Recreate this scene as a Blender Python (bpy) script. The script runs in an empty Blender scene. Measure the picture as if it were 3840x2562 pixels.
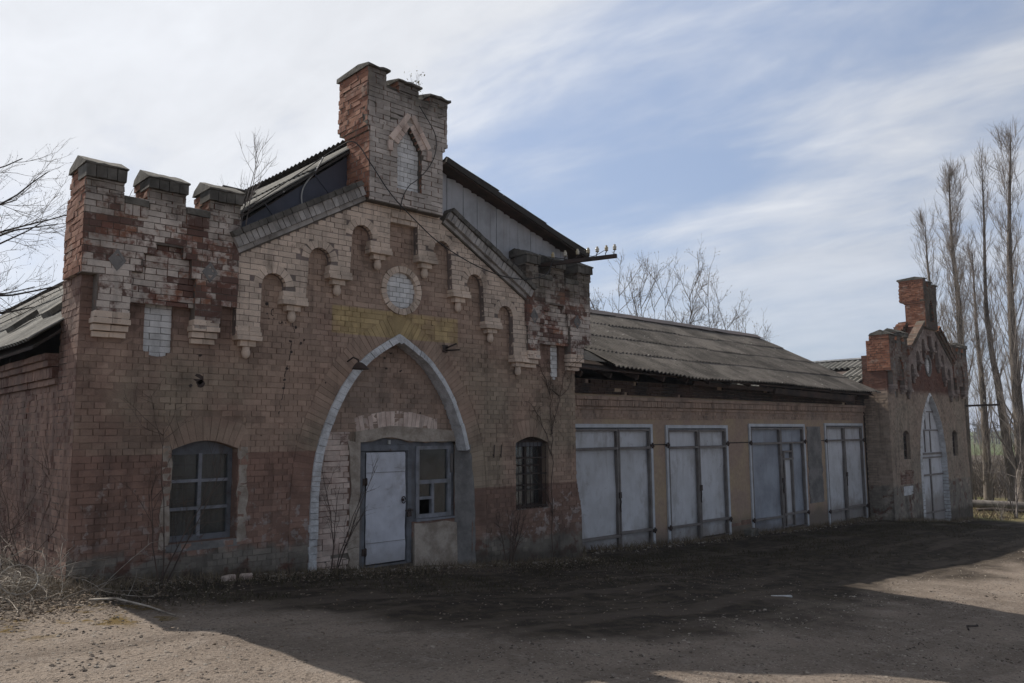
import bpy, bmesh, math, random
from mathutils import Vector, Matrix, noise as mnoise
sc = bpy.context.scene
COL = sc.collection
# ------------------------------------------------------------------ camera
cd = bpy.data.cameras.new('camera'); cam = bpy.data.objects.new('camera', cd); COL.objects.link(cam)
cd.sensor_width = 36.0; cd.lens = 28.14; cd.clip_start = 0.05; cd.clip_end = 5000
cr = Vector((0.72422895, -0.68950298, -0.00883511)); cu = Vector((-0.07319356, -0.08960754, 0.99328404)); cf = Vector((0.685664, 0.71871839, 0.11536355))
M = Matrix(((cr.x, cu.x, -cf.x), (cr.y, cu.y, -cf.y), (cr.z, cu.z, -cf.z)))
cam.rotation_euler = M.to_euler(); cam.location = (-2.685, -10.0, 1.6)
sc.camera = cam
# ------------------------------------------------------------------ light
SUN_EL, SUN_AZ = math.radians(39.4), math.radians(-7.4)     # azimuth from +y towards +x
sund = Vector((math.sin(SUN_AZ) * math.cos(SUN_EL), math.cos(SUN_AZ) * math.cos(SUN_EL), math.sin(SUN_EL)))
ld = bpy.data.lights.new('sun', 'SUN'); ld.energy = 5.0; ld.angle = math.radians(0.5); ld.color = (1.0, 0.93, 0.84)
sun = bpy.data.objects.new('sun', ld); COL.objects.link(sun)
sun.rotation_euler = (-sund).to_track_quat('-Z', 'Y').to_euler(); sun.location = (0, 0, 30)
sc.view_settings.view_transform = 'Standard'; sc.view_settings.look = 'None'
sc.view_settings.exposure = 0.0; sc.view_settings.gamma = 1.0
sc.render.engine = 'CYCLES'

# ------------------------------------------------------------------ node helper
class NT:
    def __init__(s, tree): s.t = tree; s.N = tree.nodes; s.L = tree.links
    def node(s, typ, **props):
        n = s.N.new(typ)
        for k, v in props.items(): setattr(n, k, v)
        return n
    def put(s, sock, v):
        if isinstance(v, bpy.types.NodeSocket): s.L.new(v, sock)
        elif isinstance(v, (tuple, list)) and sock.type == 'RGBA' and len(v) == 3: sock.default_value = (*v, 1)
        else: sock.default_value = v
    def m(s, op, a, b=0.0, c=None, clamp=False):
        n = s.node('ShaderNodeMath', operation=op, use_clamp=clamp); s.put(n.inputs[0], a); s.put(n.inputs[1], b)
        if c is not None: s.put(n.inputs[2], c)
        return n.outputs[0]
    def v(s, op, a, b=(0, 0, 0), scale=None):
        n = s.node('ShaderNodeVectorMath', operation=op); s.put(n.inputs[0], a); s.put(n.inputs[1], b)
        if scale is not None: s.put(n.inputs['Scale'], scale)
        return n.outputs['Value'] if op in ('DOT_PRODUCT', 'LENGTH') else n.outputs[0]
    def sep(s, vec):
        n = s.node('ShaderNodeSeparateXYZ'); s.put(n.inputs[0], vec); return n.outputs
    def comb(s, x, y, z):
        n = s.node('ShaderNodeCombineXYZ')
        for i, q in enumerate((x, y, z)): s.put(n.inputs[i], q)
        return n.outputs[0]
    def noise(s, vec, scale, detail=3.0, rough=0.55, dist=0.0):
        n = s.node('ShaderNodeTexNoise'); s.put(n.inputs['Vector'], vec); s.put(n.inputs['Scale'], scale)
        n.inputs['Detail'].default_value = detail; n.inputs['Roughness'].default_value = rough; n.inputs['Distortion'].default_value = dist
        return n.outputs['Fac']
    def voro(s, vec, scale, feature='F1'):
        n = s.node('ShaderNodeTexVoronoi', feature=feature); s.put(n.inputs['Vector'], vec); n.inputs['Scale'].default_value = scale
        return n.outputs
    def step(s, val, a, b):       # smooth 0..1 ramp from a to b
        n = s.node('ShaderNodeMapRange', interpolation_type='SMOOTHSTEP')
        s.put(n.inputs[0], val); s.put(n.inputs[1], a); s.put(n.inputs[2], b); return n.outputs[0]
    def lin(s, val, a, b, c, d):
        n = s.node('ShaderNodeMapRange'); s.put(n.inputs[0], val)
        for i, q in enumerate((a, b, c, d)): s.put(n.inputs[i + 1], q)
        return n.outputs[0]
    def mix(s, fac, a, b, mode='MIX'):
        n = s.node('ShaderNodeMix', data_type='RGBA', blend_type=mode); s.put(n.inputs[0], fac); s.put(n.inputs[6], a); s.put(n.inputs[7], b)
        return n.outputs[2]
    def attr(s, name):
        return s.node('ShaderNodeAttribute', attribute_name=name).outputs
    def obj(s): return s.node('ShaderNodeTexCoord').outputs['Object']
    def bump(s, h, strength=0.5, dist=0.02):
        n = s.node('ShaderNodeBump'); s.put(n.inputs['Height'], h); n.inputs['Strength'].default_value = strength; n.inputs['Distance'].default_value = dist
        return n.outputs[0]

def newmat(name):
    m = bpy.data.materials.new(name); m.use_nodes = True
    t = NT(m.node_tree); b = m.node_tree.nodes['Principled BSDF']
    b.inputs['Roughness'].default_value = 0.9; b.inputs['Specular IOR Level'].default_value = 0.25
    return m, t, b

# ------------------------------------------------------------------ sky
w = bpy.data.worlds.new("World"); sc.world = w; w.use_nodes = True
t = NT(w.node_tree); bg = w.node_tree.nodes['Background']
sky = t.node('ShaderNodeTexSky', sky_type='NISHITA'); sky.sun_disc = False
sky.sun_elevation = SUN_EL; sky.sun_rotation = SUN_AZ; sky.dust_density = 1.5; sky.altitude = 100
dirv = t.node('ShaderNodeTexCoord').outputs['Generated']
dx, dy, dz = t.sep(dirv)
zz = t.m('ADD', t.m('MAXIMUM', dz, 0.0), 0.22)
cx, cy = t.m('DIVIDE', dx, zz), t.m('DIVIDE', dy, zz)
# cloud sheet coordinates, rotated so that streaks run in one direction
ca, sa = math.cos(1.7), math.sin(1.7)
ux = t.m('ADD', t.m('MULTIPLY', cx, ca), t.m('MULTIPLY', cy, sa))
uy = t.m('SUBTRACT', t.m('MULTIPLY', cy, ca), t.m('MULTIPLY', cx, sa))
cv = t.comb(t.m('MULTIPLY', ux, 0.75), t.m('MULTIPLY', uy, 1.5), 3.7)
n1 = t.noise(cv, 0.9, 6.0, 0.55, 0.35)
n2 = t.noise(t.v('ADD', cv, (5.2, 1.3, 0.0)), 3.2, 5.0, 0.6, 0.3)
sd = t.v('DOT_PRODUCT', dirv, tuple(sund))
near = t.m('POWER', t.m('MAXIMUM', sd, 0.0), 5.0)            # thicker veil of cloud round the sun
cl = t.m('ADD', t.m('ADD', t.m('MULTIPLY', n1, 1.0), t.m('MULTIPLY', n2, 0.42)), t.m('SUBTRACT', t.m('MULTIPLY', near, 0.34), 0.055))
cover = t.m('MULTIPLY', t.step(cl, 0.50, 0.88), t.lin(t.step(dz, 0.02, 0.33), 0.0, 1.0, 0.30, 1.0))
front = t.step(sd, -0.35, 0.55)                              # sky level dimmed away from the sun to cut the fill light
hz = t.m('POWER', t.m('SUBTRACT', 1.0, t.m('MAXIMUM', dz, 0.0)), 2.2)  # low sky opposite the sun brightened, added fill for the shaded fronts
zen = t.lin(t.step(dz, 0.58, 0.9), 0.0, 1.0, 1.0, 0.40)
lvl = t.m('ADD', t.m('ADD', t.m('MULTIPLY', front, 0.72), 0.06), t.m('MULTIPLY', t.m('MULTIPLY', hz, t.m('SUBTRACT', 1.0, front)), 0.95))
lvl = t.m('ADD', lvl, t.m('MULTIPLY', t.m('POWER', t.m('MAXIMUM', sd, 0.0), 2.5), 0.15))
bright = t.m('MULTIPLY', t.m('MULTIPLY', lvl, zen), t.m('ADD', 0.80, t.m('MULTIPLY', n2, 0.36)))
cloudc = t.v('SCALE', (0.96, 0.99, 1.05), scale=bright)
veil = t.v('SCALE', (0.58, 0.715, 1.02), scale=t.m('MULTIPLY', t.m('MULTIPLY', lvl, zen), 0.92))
skyc = t.v('SCALE', sky.outputs[0], scale=t.m('MULTIPLY', zen, t.m('ADD', 0.05, t.m('MULTIPLY', front, 0.07))))
clear = t.mix(0.55, skyc, veil)
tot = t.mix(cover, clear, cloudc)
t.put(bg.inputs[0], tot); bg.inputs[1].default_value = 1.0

# ------------------------------------------------------------------ mesh builder
def jit(a): return random.uniform(-a, a)
class MB:
    def __init__(s): s.v = []; s.f = []; s.c = []; s.r = []; s.smooth = set(); s.sx = 1.0; s.zf = None; s.xo = 0.0
    def face(s, idx, cen=None, rnd=None, sm=False):
        if sm: s.smooth.add(len(s.f))
        s.f.append(tuple(idx)); s.c.append(cen); s.r.append(rnd)
    def hexa(s, P, cen=None, rnd=None):            # 8 points: bottom ring 0-3, top ring 4-7
        b = len(s.v); s.v += [tuple(p) for p in P]
        for q in ((3, 2, 1, 0), (4, 5, 6, 7), (0, 1, 5, 4), (1, 2, 6, 5), (2, 3, 7, 6), (3, 0, 4, 7)):
            s.face([b + i for i in q], cen, rnd)
    def box(s, x0, x1, y0, y1, z0, z1, cen=None, rnd=None, j=0.0):
        P = [(x0, y0, z0), (x1, y0, z0), (x1, y1, z0), (x0, y1, z0), (x0, y0, z1), (x1, y0, z1), (x1, y1, z1), (x0, y1, z1)]
        if j: P = [(a + jit(j), b + jit(j), c + jit(j)) for a, b, c in P]
        s.hexa(P, cen, rnd)
    def brick(s, x0, x1, y0, y1, z0, z1, j=0.003):
        r = (random.random(), random.random(), random.random())
        c = ((x0 + x1) / 2, (y0 + y1) / 2, (z0 + z1) / 2)
        d = jit(j)
        s.box(x0, x1, y0 + d, y1, z0, z1, c, r, j)
    def quadbox(s, A, B, C, D, off, cen=None, rnd=None):   # quad A B C D extruded by vector off
        off = Vector(off); s.hexa([A, B, C, D] + [tuple(Vector(q) + off) for q in (A, B, C, D)], cen, rnd)
    def bar(s, a, b, wdt, hgt, up=(0, 0, 1), j=0.0):
        a, b = Vector(a), Vector(b); d = (b - a).normalized(); u = Vector(up); n = d.cross(u).normalized(); u = n.cross(d)
        n *= wdt / 2; u *= hgt / 2
        P = [a - n - u, a + n - u, b + n - u, b - n - u, a - n + u, a + n + u, b + n + u, b - n + u]
        s.hexa([(q.x + jit(j), q.y + jit(j), q.z + jit(j)) for q in P])
    def tube(s, pts, rad, n=4, cap=True, sm=True):
        if len(pts) < 2: return
        pts = [Vector(p) for p in pts]; b = len(s.v); k = len(pts)
        if not isinstance(rad, (list, tuple)): rad = [rad] * k
        ref = Vector((0.31, 0.77, 0.55))
        for i, p in enumerate(pts):
            d = (pts[min(i + 1, k - 1)] - pts[max(i - 1, 0)])
            if d.length < 1e-9: d = Vector((0, 0, 1))
            d.normalize(); e = d.cross(ref)
            if e.length < 1e-3: e = d.cross(Vector((1, 0, 0)))
            e.normalize(); g = d.cross(e)
            for q in range(n):
                a = 2 * math.pi * q / n; o = (e * math.cos(a) + g * math.sin(a)) * rad[i]; s.v.append(tuple(p + o))
        for i in range(k - 1):
            for q in range(n):
                s.face([b + i * n + q, b + i * n + (q + 1) % n, b + (i + 1) * n + (q + 1) % n, b + (i + 1) * n + q], sm=sm)
        if cap: s.face([b + q for q in range(n)][::-1]); s.face([b + (k - 1) * n + q for q in range(n)])
    def lathe(s, c, prof, n=10, axis='z', sy=1.0):
        b = len(s.v); c = Vector(c)
        for r, h in prof:
            for q in range(n):
                a = 2 * math.pi * q / n; x, y = r * math.cos(a), r * math.sin(a) * sy
                s.v.append(tuple(c + (Vector((x, y, h)) if axis == 'z' else Vector((x, h, y)))))
        for i in range(len(prof) - 1):
            for q in range(n): s.face([b + i * n + q, b + i * n + (q + 1) % n, b + (i + 1) * n + (q + 1) % n, b + (i + 1) * n + q], sm=True)
        s.face([b + q for q in range(n)][::-1]); s.face([b + (len(prof) - 1) * n + q for q in range(n)])
    def grid(s, fn, nu, nv, thick=None, sm=True):
        b = len(s.v)
        for i in range(nu + 1):
            for k in range(nv + 1): s.v.append(tuple(fn(i / nu, k / nv)))
        W = nv + 1
        for i in range(nu):
            for k in range(nv): s.face([b + i * W + k, b + (i + 1) * W + k, b + (i + 1) * W + k + 1, b + i * W + k + 1], sm=sm)
    def plate(s, outline, holes, y0, y1):
        """slab in the xz plane with holes, front at y0, back at y1"""
        cu_ = bpy.data.curves.new('tmp', 'CURVE'); cu_.dimensions = '2D'; cu_.fill_mode = 'BOTH'; cu_.extrude = abs(y1 - y0) / 2
        for poly in [outline] + list(holes):
            sp = cu_.splines.new('POLY'); sp.points.add(len(poly) - 1); sp.use_cyclic_u = True
            for pt, q in zip(sp.points, poly): pt.co = (q[0], q[1], 0, 1)
        o = bpy.data.objects.new('tmp', cu_); COL.objects.link(o)
        dg = bpy.context.evaluated_depsgraph_get(); me = bpy.data.meshes.new_from_object(o.evaluated_get(dg))
        b = len(s.v); ym = (y0 + y1) / 2
        for vt in me.vertices: s.v.append((vt.co.x, ym - vt.co.z, vt.co.y))
        for pl in me.polygons: s.face([b + i for i in pl.vertices])
        bpy.data.objects.remove(o); bpy.data.curves.remove(cu_); bpy.data.meshes.remove(me)
    def build(s, name, mat, parent=None, recalc=False, bevel=0.0):
        me = bpy.data.meshes.new(name)
        sx = s.sx
        zf = s.zf or (lambda z: z)
        me.from_pydata([(q[0] * sx + s.xo, q[1], zf(q[2])) for q in s.v], [], s.f); me.materials.append(mat)
        if any(c is not None for c in s.c):
            a = me.attributes.new('cen', 'FLOAT_VECTOR', 'FACE'); r = me.attributes.new('rnd', 'FLOAT_VECTOR', 'FACE')
            fa, fr = [], []
            for i, f in enumerate(s.f):
                c = s.c[i]
                if c is None:
                    c = [sum(s.v[k][q] for k in f) / len(f) for q in range(3)]
                fa += list(c); fr += list(s.r[i] or (0.5, 0.5, 0.5))
            a.data.foreach_set('vector', fa); r.data.foreach_set('vector', fr)
        if s.smooth:
            me.polygons.foreach_set('use_smooth', [i in s.smooth for i in range(len(s.f))])
        if recalc:
            bm = bmesh.new(); bm.from_mesh(me); bmesh.ops.recalc_face_normals(bm, faces=bm.faces); bm.to_mesh(me); bm.free()
        me.update()
        o = bpy.data.objects.new(name, me); COL.objects.link(o)
        if parent is not None: o.parent = parent
        if bevel:
            bv = o.modifiers.new('bevel', 'BEVEL'); bv.width = bevel; bv.segments = 1; bv.limit_method = 'ANGLE'
        return o

def tag(o, label=None, cat=None, group=None, kind=None):
    if label: o['label'] = label
    if cat: o['category'] = cat
    if group: o['group'] = group
    if kind: o['kind'] = kind
    return o
def thing(name, label, cat, loc=(0, 0, 0), group=None):
    o = bpy.data.objects.new(name, None); COL.objects.link(o); o.location = loc; o.empty_display_size = 0.3
    return tag(o, label, cat, group)

def spans(polys, z):
    xs = []
    for P in polys:
        n = len(P)
        for i in range(n):
            (x0, z0), (x1, z1) = P[i], P[(i + 1) % n]
            if (z0 <= z) != (z1 <= z): xs.append(x0 + (z - z0) / (z1 - z0) * (x1 - x0))
    xs.sort(); return [(xs[i], xs[i + 1]) for i in range(0, len(xs) - 1, 2)]
CO = 0.0775; JT = 0.008
def brickface(mb, outline, holes, yf, depth=0.05, proud=0.006, stretch=0.25, z0=None, z1=None, miss=0.0, j=0.003, sink=None):
    """courses of bricks whose faces stand proud of the plate at yf, clipped to the outline"""
    zs = [q[1] for q in outline]; lo = min(zs) if z0 is None else z0; hi = max(zs) if z1 is None else z1
    k0 = math.floor(lo / CO); k1 = math.ceil(hi / CO)
    for k in range(k0, k1):
        za, zb = max(k * CO + JT / 2, lo + 0.002), min((k + 1) * CO - JT / 2, hi - 0.002)
        if zb - za < 0.02: continue
        for (xa, xb) in spans([outline] + holes, (za + zb) / 2):
            st = random.random() < stretch
            unit = 0.264 if st else 0.132
            x = math.floor(xa / unit) * unit + (unit / 2 if k % 2 else 0.0) - unit
            while x < xb:
                L = unit
                if st is False and random.random() < 0.12: L = unit * 2
                a, b = max(x + JT / 2, xa + 0.001), min(x + L - JT / 2, xb - 0.001)
                if b - a > 0.02 and random.random() >= miss:
                    pr = proud if sink is None else sink((a + b) / 2, (za + zb) / 2, proud)
                    if pr > -0.004: mb.brick(a, b, yf - pr, yf + depth, za, zb, j)
                x += L
def bricksxface(mb, ya, yb, z0, z1, xf, side=-1, depth=0.05, proud=0.008, j=0.005):
    """bricks on a face of constant x looking to -x (side=-1) or +x"""
    k0 = math.floor(z0 / CO); k1 = math.ceil(z1 / CO)
    for k in range(k0, k1):
        za, zb = max(k * CO + JT / 2, z0 + 0.002), min((k + 1) * CO - JT / 2, z1 - 0.002)
        if zb - za < 0.02: continue
        y = ya - (0.066 if k % 2 else 0.0)
        while y < yb:
            L = 0.264 if random.random() < 0.3 else 0.132
            a, b = max(y + JT / 2, ya + 0.001), min(y + L - JT / 2, yb - 0.001)
            if b - a > 0.02:
                r = (random.random(), random.random(), random.random()); d = jit(j)
                x0, x1 = (xf - proud + d, xf + depth) if side < 0 else (xf - depth, xf + proud + d)
                mb.box(x0, x1, a, b, za, zb, ((x0 + x1) / 2, (a + b) / 2, (za + zb) / 2), r, 0.004)
            y += L
def radial(mb, pts, wid, yf, depth=0.06, proud=0.008, unit=0.075, side=1, j=0.003):
    """a ring of bricks standing on a curve (xz points), each brick radial, wid long"""
    pl = [Vector(p) for p in pts]; acc = 0.0; S = [0.0]
    for a, b in zip(pl, pl[1:]): acc += (b - a).length; S.append(acc)
    n = max(1, round(acc / unit)); st = acc / n
    def at(d):
        d = min(max(d, 0), acc)
        for i in range(len(pl) - 1):
            if d <= S[i + 1] + 1e-9:
                f = (d - S[i]) / max(1e-9, S[i + 1] - S[i]); return pl[i].lerp(pl[i + 1], f), (pl[i + 1] - pl[i]).normalized()
    for k in range(n):
        a, ta = at(k * st + JT * 0.4); b, tb = at((k + 1) * st - JT * 0.4)
        na, nb = Vector((-ta.y, ta.x)) * side, Vector((-tb.y, tb.x)) * side
        wv = wid * (1 + jit(0.03)); c, d = b + nb * wv, a + na * wv
        r = (random.random(), random.random(), random.random()); cc = (a + c) / 2; dj = jit(j)
        y0, y1 = yf - proud + dj, yf + depth
        P = [(q.x, y0, q.y) for q in (a, b, c, d)]
        mb.quadbox(*P, (0, y1 - y0, 0), (cc.x, y0, cc.y), r)
def arc(cx_, cz, rx, rz, a0, a1, n):
    return [(cx_ + rx * math.cos(a0 + (a1 - a0) * i / n), cz + rz * math.sin(a0 + (a1 - a0) * i / n)) for i in range(n + 1)]
def segtop(x0, x1, z, rise, n=8):
    return [(x1 + (x0 - x1) * i / n, z + rise * math.sin(math.pi * i / n)) for i in range(n + 1)]
def catmull(P, n=6):
    out = []
    for i in range(len(P) - 1):
        p0, p1, p2, p3 = P[max(i - 1, 0)], P[i], P[i + 1], P[min(i + 2, len(P) - 1)]
        for k in range(n):
            u = k / n
            out.append(tuple(0.5 * (2 * b + (c - a) * u + (2 * a - 5 * b + 4 * c - d) * u * u + (3 * b - a - 3 * c + d) * u ** 3) for a, b, c, d in zip(p0, p1, p2, p3)))
    out.append(tuple(P[-1])); return out
def offset(P, d):
    out = []
    for i in range(len(P)):
        a = Vector(P[max(i - 1, 0)]); b = Vector(P[min(i + 1, len(P) - 1)]); q = (b - a).normalized(); out.append((P[i][0] - q.y * d, P[i][1] + q.x * d))
    return out

# ------------------------------------------------------------------ materials
RED = (0.175, 0.066, 0.044); RED2 = (0.105, 0.050, 0.038); ORG = (0.26, 0.108, 0.058)
def wall_material(name, zones, per_brick=True, dim=1.0, peel=0.0, side_bare=False, mortar=(0.17, 0.15, 0.13), soot_z=None, far=False, joint=0.0):
    """zones(t, P) -> painted colour; peel = how much paint has come off the bricks"""
    m, t, b = newmat(name)
    P = t.obj()
    if per_brick:
        cen = t.attr('cen')[1]; rnd = t.attr('rnd')[1]
        r1, r2, r3 = t.sep(rnd)
    else:
        cen = P; r1 = r2 = r3 = t.noise(P, 9.0, 2.0)
    paint = zones(t, P, cen)
    big = t.noise(P, 0.9, 4.0, 0.6); med = t.noise(P, 6.0, 4.0, 0.6); fine = t.noise(P, 55.0, 3.0, 0.6)
    paint = t.mix(t.m('MULTIPLY', t.step(big, 0.35, 0.75), 0.25), paint, t.mix(0.6, paint, (0.20, 0.19, 0.165)))
    br = t.m('ADD', t.m('ADD', 0.62, t.m('MULTIPLY', r1, 0.30)), t.m('ADD', t.m('MULTIPLY', med, 0.42), t.m('MULTIPLY', t.m('SUBTRACT', fine, 0.5), 0.30)))
    streak = t.noise(t.v('MULTIPLY', P, (5.5, 5.5, 0.55)), 1.0, 4.0, 0.6); patchy = t.noise(t.v('ADD', P, (7.0, 3.0, 1.0)), 1.7, 5.0, 0.65)
    grime = t.m('ADD', t.m('MULTIPLY', t.step(streak, 0.50, 0.70), 0.26), t.m('MULTIPLY', t.step(patchy, 0.50, 0.68), 0.28))
    br = t.m('MULTIPLY', br, t.m('SUBTRACT', 1.0, grime))
    paint = t.v('SCALE', paint, scale=br)
    bare = t.mix(t.step(r2, 0.25, 0.8), t.mix(t.step(r3, 0.3, 0.9), RED, ORG), RED2)
    bare = t.v('SCALE', bare, scale=t.m('ADD', 0.65, t.m('MULTIPLY', med, 0.7)))
    if per_brick:
        pk = t.m('ADD', t.m('ADD', t.m('MULTIPLY', t.noise(cen, 2.1, 3.0, 0.6), 0.45), t.m('MULTIPLY', t.noise(P, 2.1, 5.0, 0.68), 0.55)), t.m('ADD', t.m('MULTIPLY', t.m('SUBTRACT', r2, 0.5), 0.20), t.m('MULTIPLY', t.m('SUBTRACT', t.noise(P, 11.0, 4.0, 0.7), 0.5), 0.55)))
        if callable(peel): pe = peel(t, P, cen)
        else: pe = peel
        thr = t.m('SUBTRACT', 1.0, pe)
        mask = t.m('MULTIPLY', t.step(pk, t.m('SUBTRACT', thr, 0.05), t.m('ADD', thr, 0.11)), 0.92)
        col = t.mix(mask, paint, bare)
    else: col = t.v('SCALE', paint, scale=dim)
    # chipped spots and dark drips
    vo = t.voro(t.v('MULTIPLY', P, (1.0, 1.0, 1.3)), 3.1)
    spot = t.step(t.m('ADD', vo[0], t.m('MULTIPLY', med, 0.06)), 0.085, 0.055)
    col = t.mix(t.m('MULTIPLY', spot, 0.65), col, (0.07, 0.045, 0.035))
    if soot_z is not None:
        sx_, sy_, sz_ = t.sep(P)
        so = t.step(t.m('ADD', sz_, t.m('MULTIPLY', t.noise(t.v('MULTIPLY', P, (2.2, 2.2, 0.7)), 2.0, 4.0, 0.6), 0.9)), soot_z + 0.35, soot_z + 0.95)
        col = t.mix(t.m('MULTIPLY', so, 0.72), col, t.mix(t.step(med, 0.4, 0.65), (0.055, 0.048, 0.04), (0.11, 0.10, 0.075)))
    if side_bare:
        nx, ny, nz = t.sep(t.node('ShaderNodeNewGeometry').outputs['Normal'])
        lime = t.step(t.noise(P, 3.0, 4.0, 0.6), 0.56, 0.70)
        raw = t.mix(t.m('MULTIPLY', lime, 0.55), t.mix(r1, (0.20, 0.085, 0.055), (0.30, 0.145, 0.092)), (0.30, 0.25, 0.205))
        raw = t.v('SCALE', raw, scale=t.m('ADD', 0.75, t.m('MULTIPLY', med, 0.6)))
        col = t.mix(t.step(nx, -0.5, -0.8), col, raw)
    t.put(b.inputs['Base Color'], col)
    h = t.m('ADD', t.m('MULTIPLY', med, 0.5), t.m('ADD', t.m('MULTIPLY', fine, 0.35), t.m('MULTIPLY', spot, -0.6)))
    t.put(b.inputs['Normal'], t.bump(h, 0.55, 0.012))
    return m

PAINT = (0.40, 0.283, 0.215); DADO = (0.30, 0.182, 0.138); YEL = (0.52, 0.395, 0.19); PLIN = (0.22, 0.195, 0.165)
def zones_lower(gh1=True):
    def fn(t, P, cen):
        x, y, z = t.sep(P); n = t.noise(P, 2.2, 4.0, 0.6); nn = t.m('MULTIPLY', t.m('SUBTRACT', n, 0.5), 0.5)
        c = t.mix(t.step(t.noise(P, 0.55, 3.0, 0.5), 0.42, 0.6), PAINT, (0.335, 0.268, 0.20))
        c = t.mix(t.step(t.m('ADD', z, nn), 2.2, 3.6), c, (0.425, 0.31, 0.24))
        if gh1:
            ym = t.m('MULTIPLY', t.m('MULTIPLY', t.step(x, 3.27, 3.30), t.step(x, 5.64, 5.61)), t.m('MULTIPLY', t.step(z, 3.06, 3.085), t.step(z, 3.50, 3.45)))
            c = t.mix(t.m('MULTIPLY', ym, 0.85), c, YEL)
            tw = t.m('MULTIPLY', t.step(z, 2.55, 3.0), t.m('ADD', t.step(x, 1.82, 1.78), t.step(x, 7.06, 7.10)))
            c = t.mix(t.m('MULTIPLY', tw, 0.75), c, t.mix(t.step(t.noise(P, 3.5, 4.0, 0.6), 0.4, 0.6), (0.15, 0.085, 0.065), (0.24, 0.15, 0.125)))
            lim = t.lin(t.step(x, 4.0, 4.4), 0.0, 1.0, 1.40, 0.735)
            dn = t.m('MULTIPLY', t.m('SUBTRACT', t.noise(P, 5.0, 3.0, 0.6), 0.5), 0.04)
            c = t.mix(t.step(t.m('ADD', z, dn), t.m('ADD', lim, 0.012), t.m('SUBTRACT', lim, 0.012)), c, t.mix(t.step(x, 5.8, 6.0), DADO, (0.235, 0.150, 0.115)))
            c = t.mix(t.m('MULTIPLY', t.m('MULTIPLY', t.step(x, 2.0, 0.3), t.step(t.noise(P, 1.6, 4.0, 0.6), 0.38, 0.60)), 0.65), c, (0.20, 0.122, 0.095))
            c = t.mix(t.m('MULTIPLY', t.step(t.noise(t.v('ADD', P, (3.0, 0.0, 9.0)), 0.85, 5.0, 0.62), 0.50, 0.64), 0.5), c, (0.25, 0.155, 0.12))
            # bare render round the openings and whitish flakes where the dado has peeled
            fl = t.step(t.m('ADD', t.noise(P, 7.0, 4.0, 0.65), t.m('MULTIPLY', t.step(z, 0.75, 0.2), 0.05)), 0.565, 0.63)
            fl = t.m('MULTIPLY', fl, t.m('MULTIPLY', t.step(z, t.lin(t.step(x, 4.0, 4.4), 0.0, 1.0, 1.35, 0.75), t.lin(t.step(x, 4.0, 4.4), 0.0, 1.0, 0.9, 0.45)), t.step(t.noise(P, 1.1, 2.0, 0.5), 0.40, 0.56)))
            c = t.mix(t.m('MULTIPLY', fl, 0.85), c, (0.40, 0.34, 0.31))
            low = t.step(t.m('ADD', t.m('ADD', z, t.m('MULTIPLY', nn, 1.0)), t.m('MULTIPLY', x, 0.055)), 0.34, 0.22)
        else:
            c = t.mix(0.6, c, (0.30, 0.255, 0.205))
            c = t.mix(t.step(z, 2.75, 3.0), c, (0.15, 0.07, 0.05))
            low = t.step(t.m('ADD', z, t.m('MULTIPLY', nn, 0.8)), -0.05, -0.16)
            pt = t.step(t.noise(P, 2.4, 4.0, 0.6), 0.56, 0.64)
            c = t.mix(t.m('MULTIPLY', low, pt), c, (0.34, 0.30, 0.25))
            low = t.m('MULTIPLY', low, t.m('SUBTRACT', 1.0, pt))
        pl = t.mix(t.step(t.noise(P, 4.5, 5.0, 0.65), 0.46, 0.62), PLIN, (0.27, 0.24, 0.20))
        pl = t.mix(t.step(t.noise(P, 2.7, 4.0, 0.65), 0.53, 0.62), pl, (0.155, 0.085, 0.065))
        c = t.mix(low, c, pl)
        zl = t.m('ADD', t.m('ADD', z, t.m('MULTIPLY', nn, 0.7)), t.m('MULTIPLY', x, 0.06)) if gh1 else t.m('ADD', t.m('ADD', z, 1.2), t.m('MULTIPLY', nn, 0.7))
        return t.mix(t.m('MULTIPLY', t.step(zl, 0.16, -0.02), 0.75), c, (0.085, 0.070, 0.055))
    return fn
def zones_flat(c1, c2, sc_=1.6):
    def fn(t, P, cen): return t.mix(t.step(t.noise(P, sc_, 4.0, 0.6), 0.38, 0.64), c1, c2)
    return fn
def peel_lower(t, P, cen):
    x, y, z = t.sep(P)
    return t.m('ADD', 0.22, t.m('MULTIPLY', t.step(z, 1.5, 0.3), 0.06))
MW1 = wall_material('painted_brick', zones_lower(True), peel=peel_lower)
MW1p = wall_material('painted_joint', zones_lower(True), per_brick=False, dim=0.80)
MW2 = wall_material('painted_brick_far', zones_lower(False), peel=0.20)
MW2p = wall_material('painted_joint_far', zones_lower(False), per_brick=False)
FRZ = zones_flat((0.71, 0.575, 0.465), (0.62, 0.51, 0.415))
MFR = wall_material('limewashed_brick', FRZ, peel=0.275)
MFRp = wall_material('limewashed_joint', zones_flat((0.25, 0.20, 0.18), (0.2, 0.17, 0.15)), per_brick=False)
MDAD = wall_material('recess_brick', zones_flat((0.29, 0.205, 0.185), (0.25, 0.185, 0.165)), peel=0.22)
TWZ = zones_flat((0.64, 0.565, 0.50), (0.42, 0.36, 0.315), 2.2)
def peel_tower(t, P, cen):
    x, y, z = t.sep(P); return t.m('ADD', 0.43, t.m('MULTIPLY', t.m('MULTIPLY', t.step(z, 2.9, 3.4), t.step(z, 4.5, 4.0)), 0.12))
MTW = wall_material('worn_tower_brick', TWZ, peel=peel_tower, side_bare=True, soot_z=4.22)
MTWp = wall_material('tower_mortar', zones_flat((0.20, 0.17, 0.145), (0.12, 0.10, 0.085)), per_brick=False, soot_z=3.9)
MCH = wall_material('stack_brick', zones_flat((0.55, 0.495, 0.45), (0.40, 0.36, 0.325), 2.0), peel=0.30, side_bare=True, soot_z=6.5)
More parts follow.
